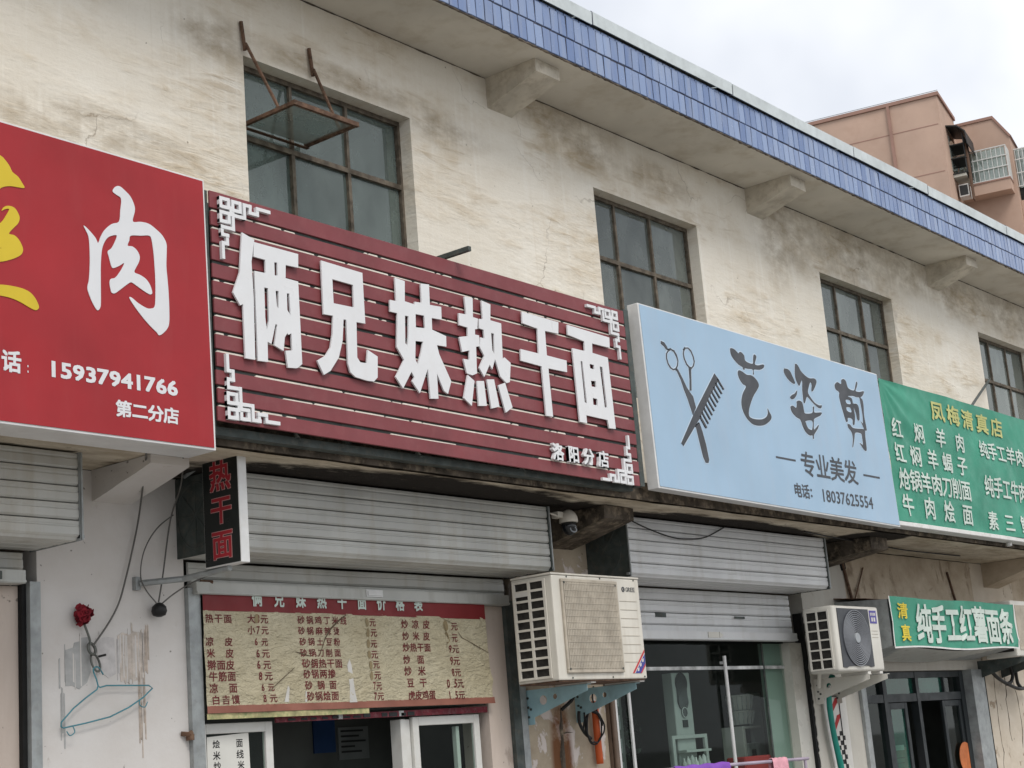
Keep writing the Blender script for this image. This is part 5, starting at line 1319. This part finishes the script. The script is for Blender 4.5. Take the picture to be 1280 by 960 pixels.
cable('cable', 'grey wire from the sign corner down to the black hanging knob', 'cable', [(5.061, -0.5, 3.181), (5.25, -0.25, 3.08), (5.333, -0.06, 2.938), (5.281, -0.05, 2.65), (5.25, -0.05, 2.52)], 0.0042, 'grey_cable')
cable('cable', 'grey wire bowed out from the wall beside the black hanging sign', 'cable', [(5.353, -0.06, 2.965), (5.27, -0.05, 2.905), (5.205, -0.045, 2.83), (5.16, -0.045, 2.74), (5.143, -0.05, 2.64), (5.175, -0.05, 2.575), (5.235, -0.05, 2.515)], 0.0033, 'grey_cable')
cable('cable', 'short grey wire from the hanging sign arm to the black hanging knob', 'cable', [(5.50, -0.2, 2.66), (5.42, -0.09, 2.61), (5.33, -0.06, 2.555), (5.255, -0.05, 2.50)], 0.0038, 'grey_cable')
kn = MB().lathe_z((5.252, -0.05, 2.445), [(0.012, 0.0), (0.032, 0.008), (0.040, 0.028), (0.036, 0.05), (0.02, 0.066), (0.008, 0.072)], 14).build('cable_weight', 'cable', None, 0, True)
tag(kn, 'round black weight hanging on wires beside the price board', 'weight')
cable('hose', 'teal drain hose with white wrap below the newer air conditioner', 'hose', [(12.05, -0.14, 2.075), (12.09, -0.07, 1.98), (12.088, -0.06, 1.85), (12.10, -0.06, 1.62), (12.16, -0.06, 1.36), (12.2, -0.06, 1.1)], 0.026, 'teal', None, 5, 9)
cable('hose', 'white wrapped pipe beside the teal hose', 'hose', [(12.03, -0.12, 2.0), (12.052, -0.045, 1.9), (12.055, -0.045, 1.65), (12.10, -0.045, 1.38), (12.13, -0.045, 1.1)], 0.013, 'white_hose', None, 5, 8)
jb = MB().box(12.015, 12.075, -0.05, -0.0022, 1.905, 1.972).build('junction_box', 'cam_black', None, 0.004)
tag(jb, 'small black junction box behind the teal hose', 'junction box')
for i, (pth, lb) in enumerate((([(15.36, -0.1, 2.1), (15.5, -0.1, 2.03), (15.706, -0.1, 1.97), (16.0, -0.1, 1.915), (16.3, -0.08, 1.93)], 'long black hose sagging under the half hidden air conditioner'),
                               ([(15.82, -0.12, 2.14), (15.84, -0.12, 2.05), (15.80, -0.11, 1.985), (15.70, -0.1, 1.965)], 'short black hose looping into the long black hose'),
                               ([(15.96, -0.12, 2.15), (15.93, -0.12, 2.06), (15.99, -0.1, 1.97), (16.1, -0.08, 1.93)], 'black hose nearest the frame edge under the half hidden air conditioner'))):
    cable('hose', lb, 'hose', pth, 0.018, 'cable', None, 5, 8)
bp = MB().tube([(9.068, -0.05, 2.3), (9.068, -0.05, 0.2)], 0.02, 8).build('drain_pipe', 'brown', None, 0, True)
tag(bp, 'dull brown drain pipe between the peeling pier and the salon window', 'pipe')

# patterned height strip standing by the hose
st = thing('painted_strip', 'white strip board with red slashes and black checks beside the teal hose', 'strip board', (12.33, -0.01, 1.1))
MB().box(12.205, 12.46, -0.02, -0.004, 1.0, 1.915).build('board', 'tape', st, 0.002)
for k in range(2): MB().prism_y(-0.0225, -0.0203, [(12.215, 1.80 - 0.16 * k), (12.32, 1.885 - 0.14 * k), (12.32, 1.915 - 0.14 * k), (12.27, 1.905 - 0.14 * k), (12.215, 1.855 - 0.16 * k)]).build('red_slash', 'red_cloth', st)
ch = MB()
for k in range(16):
    z = 1.60 - k * 0.038
    ch.box(12.225 + (0.0 if k % 2 else 0.055), 12.28 + (0.0 if k % 2 else 0.055), -0.0222, -0.0203, z, z + 0.036)
    if k % 2: ch.box(12.335, 12.37, -0.0222, -0.0203, z, z + 0.036)
ch.build('black_check', 'ink', st)
MB().box(12.325, 12.332, -0.026, -0.0203, 1.0, 1.98).build('divider', 'ink', st)
MB().box(12.195, 12.47, -0.024, -0.004, 1.916, 1.922).build('top_strip', 'ink', st)

# ---------------------------------------------------------------- things fixed to or hanging on the front
sc_ = thing('security_camera', 'small ivory dome security camera on the dark bracket', 'camera', (8.28, -0.38, 3.05))
MB().lathe_z((8.28, -0.40, 3.058), [(0.060, 0.0), (0.061, 0.014), (0.058, 0.035), (0.046, 0.06), (0.026, 0.078), (0.006, 0.085)], 20).build('dome_cover', 'cam_white', sc_, 0, True)
MB().lathe_z((8.28, -0.40, 2.975), [(0.010, 0.0), (0.032, 0.012), (0.046, 0.033), (0.050, 0.055), (0.050, 0.082)], 20).build('camera_ball', 'cam_black', sc_, 0, True)
lens = MB().ring_y((0, 0, 0), 0.021, 0.007, 0.003, 18)
for v in lens.bm.verts:
    p = Matrix.Rotation(R(-25), 3, 'Z') @ (Matrix.Rotation(R(-28), 3, 'X') @ v.co)
    v.co = p + Vector((8.262, -0.448, 3.008))
lens.build('lens_ring', 'cam_led', sc_)
MB().box(8.175, 8.235, -0.40, -0.345, 3.085, 3.125).box(8.236, 8.262, -0.405, -0.375, 3.09, 3.118).build('mounting_base', 'cam_white', sc_, 0.003)
MB().tube([(8.18, -0.39, 3.095), (8.07, -0.42, 3.10)], 0.006, 6).build('aerial', 'cam_white', sc_)

# faded price board
pb = thing('price_board', 'faded creased tan price board with maroon header and prices above the window', 'price board', (6.66, -0.02, 1.96))
def fold(p, n, o, w, h):
    s = (p[0] * n[0] + p[1] * n[1] - o) / w
    return h * math.exp(-s * s)
def fnp(p):
    x, d, z = p
    e = noise.noise(Vector((x * 3.0 - z * 4, z * 7 + x * 2.0, 1.0))) * 0.0035 + noise.noise(Vector((x * 9 + z * 6, z * 16 - x * 3, 4.0))) * 0.0016
    e += (1 - abs(noise.noise(Vector((x * 4 + z * 5, z * 9 + x * 3, 9.0))))) ** 6 * -0.0035
    if x > 7.3 and z < 2.45:
        e -= fold((x - 7.35, z - 2.4), (0.55, 0.83), 0.0, 0.022, 0.009) + fold((x - 7.35, z - 2.2), (0.62, 0.78), 0.0, 0.02, 0.007) + fold((x - 7.6, z - 2.35), (0.75, 0.66), 0.0, 0.03, 0.008)
    if 5.95 < x < 6.5: e -= fold((x - 6.05, z - 2.05), (-0.6, 0.8), 0.0, 0.018, 0.007)
    bow = -0.012 * max(0, (2.3 - z)) * 2
    return (x + (0.018 * (2.56 - z) if x > 7.7 else 0), -0.042 + e + d + bow, z)
cloth('board_sheet', 'menu', pb, 5.541, 7.805, 1.998, 2.486, fnp, 200, 60)
cloth('header_band', 'menu_red', pb, 5.541, 7.805, 2.484, 2.60, lambda p: (p[0], -0.044 + noise.noise(Vector((p[0] * 3, p[2] * 8, 0))) * 0.002, p[2] - 0.011 * max(0, (p[0] - 5.54) / 2.26 - 0.2) * (1 if p[2] < 2.5 else 0)), 60, 6)
cloth('lower_band', 'menu_low', pb, 5.541, 7.82, 1.962, 2.0, fnp, 120, 3)
cloth('photo_strip', 'menu_strip', pb, 5.541, 6.72, 1.932, 1.961, lambda p: (p[0], -0.045 + 0.003 * math.sin(p[0] * 9), p[2]), 60, 2)
t = Text()
for w in WORDS['pb']: t.line(*w, -0.0016, bold=0.018, cap=1.15)
t.build('lettering', 'menu_ink', pb, fnp)
t = Text()
t.line('俩兄妹热干面价格表', 5.876, 7.224, 2.514, 2.589, -0.0485, bold=0.03, cap=0.95)
t.build_each('printed_character', 'banner_white', pb)
cv = Text()
rnd = random.Random(2)
def blob(mb_list, x, z, w, h, fn, off):
    b = len(cv.v); n = 10
    for k in range(n):
        a = 2 * math.pi * k / n
        cv.v.append((x + w * math.cos(a) * rnd.uniform(0.8, 1.1), off, z + h * math.sin(a) * rnd.uniform(0.85, 1.1)))
    cv.f.append(tuple(range(b, b + n)))
for k in range(6): blob(None, 6.745 + 0.002 * k, 2.442 - 0.0605 * k, 0.014, 0.026, fnp, -0.0028)
for k in range(2): blob(None, 7.425, 2.43 - 0.068 * k, 0.022, 0.036, fnp, -0.0014)
blob(None, 5.905, 2.447, 0.017, 0.027, fnp, -0.0028)
cv.build('cover_patch', 'cover', pb, fnp)
tp = Text()
for poly in ([(6.565, 2.20), (6.585, 2.235), (6.60, 2.20), (6.612, 2.06), (6.622, 1.995), (6.563, 1.995), (6.575, 2.08)], [(6.072, 2.008), (6.105, 2.008), (6.112, 2.08), (6.098, 2.095), (6.088, 2.05)], [(6.225, 2.005), (6.238, 2.005), (6.24, 2.06), (6.232, 2.065)]):
    b = len(tp.v); tp.v += [(x, -0.0022, z) for x, z in poly]; tp.f.append(tuple(range(b, b + len(poly))))
tp.build('torn_patch', 'tape', pb, fnp)
cr = Text()
def strip(pts, w):
    for (a, b), (w0, w1) in zip(zip(pts, pts[1:]), zip(w, w[1:])):
        d = Vector((b[0] - a[0], b[1] - a[1])).normalized(); nx, nz = -d.y, d.x
        k = len(cr.v)
        cr.v += [(a[0] + nx * w0, -0.0034, a[1] + nz * w0), (a[0] - nx * w0, -0.0034, a[1] - nz * w0), (b[0] - nx * w1, -0.0034, b[1] - nz * w1), (b[0] + nx * w1, -0.0034, b[1] + nz * w1)]
        cr.f.append((k, k + 1, k + 2, k + 3))
strip([(6.58, 2.482), (6.52, 2.45), (6.45, 2.40), (6.40, 2.345), (6.37, 2.29), (6.34, 2.25)], [0.002, 0.004, 0.005, 0.003, 0.0025, 0.001])
strip([(6.17, 2.275), (6.21, 2.265), (6.27, 2.252), (6.34, 2.252)], [0.001, 0.0035, 0.003, 0.001])
strip([(7.40, 2.475), (7.48, 2.45), (7.56, 2.36), (7.66, 2.325), (7.80, 2.27)], [0.001, 0.002, 0.0025, 0.003, 0.0015])
strip([(7.42, 2.30), (7.43, 2.36), (7.41, 2.44)], [0.001, 0.002, 0.001])
strip([(5.97, 2.068), (6.05, 2.12), (6.16, 2.19)], [0.001, 0.0025, 0.001])
cr.build('tear_line', 'crease', pb, fnp)
rs = thing('printed_strip', 'dark red printed strip along the window head below the price board', 'strip', (6.9, 0, 1.9))
MB().prism_y(0.006, 0.018, [(6.06, 1.905), (7.82, 1.912), (7.82, 1.948), (6.06, 1.934)]).build('strip_sheet', 'banner_red', rs)
sp = MB()
rnd = random.Random(8)
x = 6.1
while x < 7.1:
    w = rnd.uniform(0.02, 0.07)
    if rnd.random() < 0.75: sp.box(x, x + w, 0.0035, 0.0057, 1.912, 1.912 + rnd.choice((0.012, 0.018, 0.022)))
    x += w + rnd.uniform(0.008, 0.05)
sp.build('print_block', 'item_dark', rs)['kind'] = 'stuff'
sp = MB().box(6.52, 6.56, 0.0035, 0.0057, 1.909, 1.94).box(7.02, 7.06, 0.0035, 0.0057, 1.911, 1.942)
sp.build('print_block', 'item_grey', rs)
mp = thing('menu_paper', 'white paper menu with black characters stuck on the left sliding window', 'notice', (5.76, 0.04, 1.55))
MB().prism_y(0.0425, 0.0435, [(5.605, 1.50), (5.90, 1.50), (5.893, 1.862), (5.61, 1.848)]).build('sheet', 'paper', mp)
t = Text()
for w in WORDS['pw']: t.line(*w, 0.0419, bold=0.015)
t.build_each('printed_character', 'ink', mp)
hk = MB().tube([(5.54, -0.03, 2.635), (5.60, -0.06, 2.63)], 0.010, 6).build('hook', 'rust', None)
tag(hk, 'small rusty hook on the post above the price board corner', 'hook')

# clothes hanger, its rings and the cloth flower on the white pier
HP = [(4.862, 2.175), (4.877, 2.144), (4.887, 2.11), (4.898, 2.105), (4.935, 2.113), (5.188, 2.110), (5.211, 2.096), (5.153, 2.052), (5.063, 2.006), (4.953, 1.965), (4.815, 1.94), (4.685, 1.921), (4.672, 1.927), (4.673, 1.947), (4.743, 2.01), (4.817, 2.059), (4.879, 2.095), (4.887, 2.115)]
hg = MB().tube([(x, -0.032, z) for x, z in HP], 0.0038, 6).tube(smooth_path([(5.13, -0.034, 2.04), (5.125, -0.04, 2.015), (5.155, -0.04, 2.005), (5.175, -0.036, 2.03)], 4), 0.0028, 5).tube(smooth_path([(4.735, -0.034, 1.93), (4.742, -0.04, 1.90), (4.715, -0.04, 1.885), (4.70, -0.036, 1.905)], 4), 0.0028, 5).tube(smooth_path([(4.862, -0.032, 2.175), (4.86, -0.035, 2.195), (4.885, -0.037, 2.20), (4.915, -0.035, 2.165)], 4), 0.004, 6).build('clothes_hanger', 'hanger', None, 0, True)
tag(hg, 'bent teal wire clothes hanger hanging on the white pier', 'hanger')
rg = thing('ring_chain', 'two knotted wire rings holding the teal clothes hanger', 'ring chain', (4.86, -0.03, 2.25))
def loop(c, rx, rz, tilt, r):
    pts = []
    for k in range(21):
        a = 2 * math.pi * k / 20
        u, w = rx * math.cos(a), rz * math.sin(a)
        pts.append((c[0] + u * math.cos(tilt) - w * math.sin(tilt), -0.03 + 0.006 * math.sin(a), c[1] + u * math.sin(tilt) + w * math.cos(tilt)))
    return MB().tube(pts, r, 7, False)
loop((4.855, 2.288), 0.019, 0.027, 0.2, 0.0075).build('ring', 'wire', rg, 0, True)
loop((4.875, 2.222), 0.022, 0.044, 0.28, 0.0055).build('ring', 'wire', rg, 0, True)
MB().tube([(4.88, -0.05, 2.25), (4.92, -0.05, 2.258)], 0.006, 5).build('wall_nail', 'cable', rg)
fl = thing('cloth_flower', 'dark red cloth flower pinned to the white pier above the hanger', 'flower', (4.8, -0.03, 2.45))
pet = MB()
rnd = random.Random(21)
for k in range(90):
    a = rnd.uniform(0, 2 * math.pi); el = rnd.uniform(-0.25, 1.5)
    d = Vector((math.cos(a) * math.cos(el), -math.sin(el), math.sin(a) * math.cos(el)))
    c = Vector((4.803, -0.03, 2.448)) + d * rnd.uniform(0.026, 0.05)
    n_ = (d + Vector((rnd.uniform(-.5, .5), rnd.uniform(-.5, .5), rnd.uniform(-.5, .5)))).normalized()
    t_ = n_.orthogonal().normalized(); b_ = n_.cross(t_)
    s = rnd.uniform(0.014, 0.021)
    ring = [pet.bm.verts.new(c + (t_ * math.cos(j * 1.0472) + b_ * math.sin(j * 1.0472)) * s + n_ * rnd.uniform(-0.006, 0.006)) for j in range(6)]
    cen = pet.bm.verts.new(c - n_ * 0.006)
    for j in range(6): pet.bm.faces.new((cen, ring[j], ring[(j + 1) % 6]))
pet.build('petal', 'flower', fl)['kind'] = 'stuff'
MB().tube(smooth_path([(4.812, -0.03, 2.41), (4.83, -0.03, 2.37), (4.845, -0.03, 2.33), (4.845, -0.03, 2.305)], 4), 0.006, 6).build('stem', 'wire', fl)
bk = MB().tube([(5.405, -0.004, 1.99), (5.43, -0.03, 1.985), (5.45, -0.035, 1.995)], 0.012, 6).box(5.43, 5.455, -0.045, -0.01, 1.955, 1.985).build('wall_hook', 'rust', None)
bk.location.z -= 0.12
tag(bk, 'small rusty clip on the edge of the white pier beside the window post', 'hook')

# ---- seen through the glass
def shelf_thing(name, label, cat, loc, group=None): return thing(name, label, cat, loc, group)
po = box('wall_poster', 'poster_blue', None, 7.206, 7.392, 0.905, 0.915, 1.75, 1.99); tag(po, 'dark blue poster inside the noodle shop window', 'poster')
no_ = thing('wall_notice', 'grey notice with lines of print beside the blue poster inside the window', 'notice', (7.55, 0.91, 1.68))
box('sheet', 'poster_grey', no_, 7.42, 7.69, 0.905, 0.915, 1.70, 1.90)
pr = MB()
for k in range(5): pr.box(7.44, 7.44 + (0.2, 0.16, 0.22, 0.12, 0.18)[k], 0.9015, 0.9045, 1.87 - 0.032 * k, 1.882 - 0.032 * k)
pr.build('print_line', 'item_dark', no_)
box('inner_wall', 'room_wall', bld, 5.5, 8.5, 0.918, 1.0, 0.1, 3.1)
tw = thing('speaker_tower', 'tall grey speaker tower with dark round holes inside the salon', 'speaker', (10.52, 0.4, 1.0))
box('tower_body', 'cabinet', tw, 10.40, 10.645, 0.33, 0.42, 1.0, 2.16, 0.005)
MB().disc_y((10.516, 0.322, 2.081), 0.079, 0.007, 20).box(10.447, 10.585, 0.3235, 0.329, 1.933, 2.063).disc_y((10.516, 0.3205, 1.947), 0.069, 0.007, 20).disc_y((10.52, 0.322, 1.864), 0.037, 0.007, 16).build('speaker_cone', 'cam_black', tw)
MB().ring_y((10.52, 0.318, 1.864), 0.037, 0.006, 0.004, 18).build('speaker_rim', 'item_grey', tw)
MB().box(10.488, 10.553, 0.322, 0.328, 1.753, 1.808).build('control_panel', 'item_dark', tw)
dk = thing('salon_desk', 'pale open desk frame with bottles on its shelf inside the salon', 'desk', (10.52, 0.45, 0.2))
MB().box(10.284, 10.322, 0.30, 0.323, 0.2, 1.697).box(10.728, 10.766, 0.30, 0.323, 0.2, 1.697).box(10.323, 10.727, 0.30, 0.323, 1.669, 1.697).build('desk_frame', 'cabinet', dk, 0.003)
MB().box(10.368, 10.71, 0.24, 0.318, 1.568, 1.586).box(10.323, 10.727, 0.22, 0.322, 1.415, 1.428).build('shelf', 'cabinet', dk)
rnd = random.Random(31)
for k in range(7):
    b = MB().lathe_z((10.358 + 0.054 * k, 0.265, 1.429), [(0.017, 0), (0.020, 0.01), (0.020, 0.06 + 0.018 * (k % 3)), (0.008, 0.08 + 0.018 * (k % 3)), (0.008, 0.10 + 0.01 * (k % 3))], 10).build('bottle', 'item_grey' if k % 2 else 'cabinet', None, 0, True)
    tag(b, ('first', 'second', 'third', 'fourth', 'fifth', 'sixth', 'seventh')[k] + ' small bottle from the left on the pale salon desk shelf', 'bottle', 'bottles on the salon desk')
for z0, z1, r0, r1, lb in ((1.75, 1.86, 0.085, 0.105, 'lower grey basket of the stack inside the salon'), (1.865, 1.985, 0.092, 0.112, 'upper grey basket of the stack inside the salon')):
    bs = thing('storage_basket', lb, 'basket', (11.63, 0.5, z0), 'stacked baskets in the salon')
    MB().lathe_z((11.63, 0.5, z0), [(r0 * 0.2, 0.0), (r0, 0.001), (r1, z1 - z0 - 0.015), (r1 + 0.006, z1 - z0 - 0.012), (r1 + 0.006, z1 - z0), (r1 * 0.3, z1 - z0 - 0.001)], 18).build('basket_body', 'tape', bs, 0, False)
    rib = MB()
    for k in range(18):
        a = 2 * math.pi * k / 18
        rib.tube([(11.63 + (r0 + 0.002) * math.cos(a), 0.5 + (r0 + 0.002) * math.sin(a), z0), (11.63 + (r1 + 0.002) * math.cos(a), 0.5 + (r1 + 0.002) * math.sin(a), z1 - 0.015)], 0.004, 4)
    rib.build('basket_rib', 'item_grey', bs)
cbn = thing('salon_stand', 'white stand with drawers below the baskets inside the salon', 'stand', (11.6, 0.5, 0.2))
MB().box(11.46, 11.50, 0.4, 0.6, 0.2, 1.735).box(11.501, 11.75, 0.4, 0.6, 1.715, 1.735).build('stand_frame', 'tape', cbn, 0.003)
MB().box(11.55, 11.74, 0.42, 0.6, 0.2, 1.60).build('drawer_block', 'item_grey', cbn, 0.004)
MB().box(11.6, 11.66, 0.415, 0.419, 1.50, 1.55).build('drawer_pull', 'item_dark', cbn)
pl = thing('potted_plant', 'dark bushy pot plant standing inside the salon window', 'plant', (10.55, 0.7, 0.4))
MB().lathe_z((10.05, 0.75, 1.1), [(0.1, 0), (0.14, 0.2), (0.15, 0.25), (0.02, 0.251)], 16).build('plant_pot', 'item_grey', pl)
lf = MB()
rnd = random.Random(41)
for k in range(420):
    a = rnd.uniform(0, 6.283); u = rnd.uniform(-1, 1); r = 0.30 * rnd.random() ** 0.4
    c = Vector((10.05 + r * 0.9 * math.cos(a) * math.sqrt(1 - u * u), 0.75 + r * math.sin(a) * math.sqrt(1 - u * u), 1.72 + 0.9 * r * u))
    n_ = Vector((rnd.uniform(-1, 1), rnd.uniform(-1, 1), rnd.uniform(-0.3, 1))).normalized(); t_ = n_.orthogonal().normalized(); b_ = n_.cross(t_)
    lf.quad(c - t_ * 0.035, c - b_ * 0.013, c + t_ * 0.035, c + b_ * 0.013)
lf.build('foliage', simple('dark_leaf', (0.022, 0.034, 0.022), 0.6, var=0.3, scale=20), pl)['kind'] = 'stuff'
pn = box('wall_panel', 'cabinet', None, 11.79, 11.96, 0.50, 0.53, 0.8, 2.0); tag(pn, 'pale wall cupboard panel beside the baskets inside the salon', 'cupboard')
nb = thing('notice_board', 'greenish board of small printed sheets behind the left edge of the salon glass', 'notice board', (9.3, 0.16, 1.2))
box('board', 'room_wall', nb, 9.155, 9.455, 0.15, 0.17, 1.0, 2.05)
sh_ = MB()
for k in range(5): sh_.box(9.19, 9.42, 0.146, 0.1495, 1.92 - 0.16 * k, 2.02 - 0.16 * k)
sh_.build('sheet', 'poster_grey', nb)
pr = MB()
for k in range(5):
    for j in range(4): pr.box(9.21, 9.40 - 0.03 * ((k + j) % 3), 0.143, 0.1455, 1.935 - 0.16 * k + 0.02 * j, 1.942 - 0.16 * k + 0.02 * j)
pr.build('print_line', 'item_dark', nb)
# towel rail in front of the salon
tr = thing('towel_rail', 'lilac rail across the bottom of the salon window', 'rail', (10.3, -0.3, 0.13))
MB().tube([(9.2, -0.30, 1.470), (11.2, -0.30, 1.452)], 0.012, 8).build('rail', 'lilac', tr)
MB().tube([(9.25, -0.30, 1.46), (9.25, -0.30, 0.132)], 0.012, 8).tube([(11.15, -0.30, 1.44), (11.15, -0.30, 0.132)], 0.012, 8).build('rail_post', 'lilac', tr)
def towel(name, label, x0, x1, mat, top_, drop, cat='towel'):
    mb = MB()
    n, m_ = 18, 12
    g = []
    for i in range(n + 1):
        x = x0 + (x1 - x0) * i / n
        w = 0.006 * math.sin(i * 1.9) + 0.004 * math.sin(i * 0.8 + 1)
        col = []
        for j in range(m_ + 1):
            s = j / m_ * 2 - 1
            y = -0.30 + (0.022 + abs(w)) * math.sin(s * math.pi / 2) * (1 if abs(s) < 1 else 1)
            z = top_ + 0.016 * math.cos(s * math.pi / 2) - (drop * max(0, abs(s) - 0.45) / 0.55)
            col.append(mb.bm.verts.new((x, y + w * s, z + 0.004 * math.sin(i * 1.3))))
        g.append(col)
    for i in range(n):
        for j in range(m_): mb.bm.faces.new((g[i][j], g[i + 1][j], g[i + 1][j + 1], g[i][j + 1]))
    return tag(mb.build(name, mat, None, 0, True), label, cat)
towel('towel', 'folded pink towel hanging over the right end of the lilac rail', 10.64, 10.86, 'pink', 1.462, 0.3)
towel('towel', 'purple cloth hanging along the left part of the lilac rail', 9.35, 10.05, 'purple', 1.47, 0.3)
rb_ = box('red_box', 'red_cloth', None, 11.0, 11.5, 0.13, 0.3, 1.0, 1.50, 0.01); tag(rb_, 'red box standing inside the right corner of the salon window', 'box')
# stickers and posters at the noodle-maker's door
og = MB().disc_y((14.90, 0.066, 1.305), 0.145, 0.004, 28).build('round_sticker', 'sticker_orange', None); tag(og, 'large orange round sticker on the right door leaf', 'sticker')
pp_ = thing('food_poster', 'pinkish food poster behind the left sliding door leaf', 'poster', (13.8, 0.2, 1.1))
box('sheet', 'poster_pink', pp_, 13.69, 13.92, 0.2, 0.206, 1.05, 1.455)
box('white_band', 'paper', pp_, 13.69, 13.88, 0.196, 0.1995, 1.43, 1.475)
pw_ = MB()
for k in range(4): pw_.box(13.72, 13.88 - 0.02 * k, 0.196, 0.1995, 1.36 - 0.045 * k, 1.368 - 0.045 * k)
pw_.build('print_line', 'red_cloth', pp_)

# ---------------------------------------------------------------- peach apartment block far behind
ap = thing('apartment_building', 'tall peach apartment block with caged balconies far behind the shops', 'building', (92.13, 30.0, 0))
DL = Vector((-0.21859178, 0.97581639, 0)); DR = Vector((0.97581639, 0.21859178, 0)); O3 = Vector((92.127, 30.0, 0))
def W(u, v, z): return O3 + DL * u + DR * v + Vector((0, 0, z))
class AB(MB):
    """boxes along the block's own axes: u along its long face, v into depth"""
    def ubox(s, u0, u1, v0, v1, z0, z1):
        k = len(s.bm.verts)
        s.box(u0, u1, v0, v1, z0, z1)
        s.bm.verts.ensure_lookup_table()
        for v in list(s.bm.verts)[k:]: v.co = W(*v.co)
        return s
    def upoly(s, v0, v1, uz):
        k = len(s.bm.verts)
        a = [s.bm.verts.new(W(u, v0, z)) for u, z in uz]; b = [s.bm.verts.new(W(u, v1, z)) for u, z in uz]
        s.bm.faces.new(a); s.bm.faces.new(b[::-1])
        n = len(uz)
        for i in range(n): s.bm.faces.new((a[i], b[i], b[(i + 1) % n], a[(i + 1) % n]))
        return s
AB().ubox(0, 26, 0, 5.2, 0, 40.0).build('wall', 'peach', ap)
AB().ubox(-0.12, 26, -0.12, 5.2, 40.01, 40.24).build('roof_edge', 'peach_dark', ap)
AB().upoly(5.21, 16, [(0.5, 0), (0.5, 39.55), (-2.4, 39.55), (-3.3, 38.1), (-3.3, 0)]).build('wall', 'peach', ap)
AB().upoly(5.13, 16, [(0.5, 39.56), (0.5, 39.75), (-2.45, 39.75), (-3.42, 38.18), (-3.3, 38.11), (-2.4, 39.56)]).build('roof_edge', 'peach_dark', ap)
for z in (38.15, 35.05, 31.95): AB().ubox(0.15, 26, -0.012, -0.001, z - 0.03, z + 0.03).build('joint_line', 'peach_dark', ap)
for z in (35.0,):
    bl = AB().ubox(-3.1, 0.0, 4.0, 5.2, z - 0.7, z + 0.0).build('balcony', 'peach', ap)
    AB().ubox(-3.14, 0.0, 3.95, 5.2, z + 0.001, z + 0.1).build('balcony_sill', 'peach_dark', bl)
    gb = AB()
    for k in range(11): gb.ubox(-3.1 + 0.3 * k, -3.06 + 0.3 * k, 3.98, 4.02, z + 0.1, z + 2.25)
    for zz in (0.1, 0.85, 1.55, 2.2): gb.ubox(-3.12, 0.0, 3.96, 4.03, z + zz, z + zz + 0.06)
    for v in range(6): gb.ubox(-3.12, -3.07, 4.05 + 0.22 * v, 4.09 + 0.22 * v, z + 0.1, z + 2.25)
    gb.build('balcony_grille', 'bar_white', bl)
    AB().ubox(-3.0, -0.05, 4.12, 4.14, z + 0.12, z + 2.2).build('balcony_glass', 'apt_glass', bl)
    AB().ubox(-2.6, -0.8, 4.5, 4.55, z + 0.1, z + 1.7).build('curtain', 'curtain', bl)
# caged bay beyond
for z in (34.9,):
    wn_ = AB().ubox(-4.6, -3.35, 6.2, 6.25, z, z + 2.6).build('window', 'apt_glass', ap)
    gb = AB()
    for k in range(6): gb.ubox(-4.6 + 0.24 * k, -4.56 + 0.24 * k, 5.9, 5.94, z, z + 2.6)
    for zz in (0.0, 0.9, 1.8, 2.5): gb.ubox(-4.62, -3.31, 5.88, 5.95, z + zz, z + zz + 0.06)
    gb.build('window_grille', 'bar_white', wn_)
    AB().ubox(-4.6, -3.31, 6.3, 8.0, z - 0.9, z + 2.7).build('wall', 'dark_room', ap)
    AB().ubox(-5.6, -3.31, 6.0, 16.0, 0, z - 0.9).build('wall', 'peach', ap)
# rusty hood, cage and air conditioner on the side face
hd = AB().upoly(1.5, 4.2, [(-0.02, 38.5), (-0.7, 38.35), (-1.15, 37.9), (-1.2, 37.0), (-1.15, 37.0), (-1.1, 37.85), (-0.68, 38.27), (-0.02, 38.42)])
hd.build('rusty_hood', 'item_dark', ap)
cg = AB()
for k in range(7): cg.ubox(-0.9, -0.86, 1.85 + 0.32 * k, 1.9 + 0.32 * k, 35.3, 37.9)
for zz in (35.3, 36.3, 37.2): cg.ubox(-0.92, -0.01, 1.85, 3.85, zz, zz + 0.06)
cg.build('window_grille', 'item_dark', ap)
AB().ubox(-0.05, -0.005, 1.9, 3.8, 35.6, 37.9).build('window', 'apt_glass', ap)
AB().ubox(-0.8, -0.01, 1.9, 3.7, 35.1, 35.28).build('ledge', 'curtain', ap)
AB().ubox(-0.98, -0.9, 2.2, 2.9, 33.6, 37.3).build('rusty_sheet', 'rust', ap)
ab_ = AB().ubox(-0.75, -0.15, 2.3, 3.2, 33.9, 34.7).build('outdoor_unit', 'bar_white', ap)
AB().ubox(-0.7, -0.2, 2.285, 2.298, 33.98, 34.62).build('unit_grille', 'item_dark', ab_)
AB().ubox(3.0, 3.18, -0.16, -0.02, 0, 40.0).ubox(9.5, 9.68, -0.16, -0.02, 0, 40.0).build('downpipe', 'peach_dark', ap)
AB().ubox(-0.11, 26, -0.11, -0.07, 40.3, 40.33).build('roof_wire', 'galv', ap)
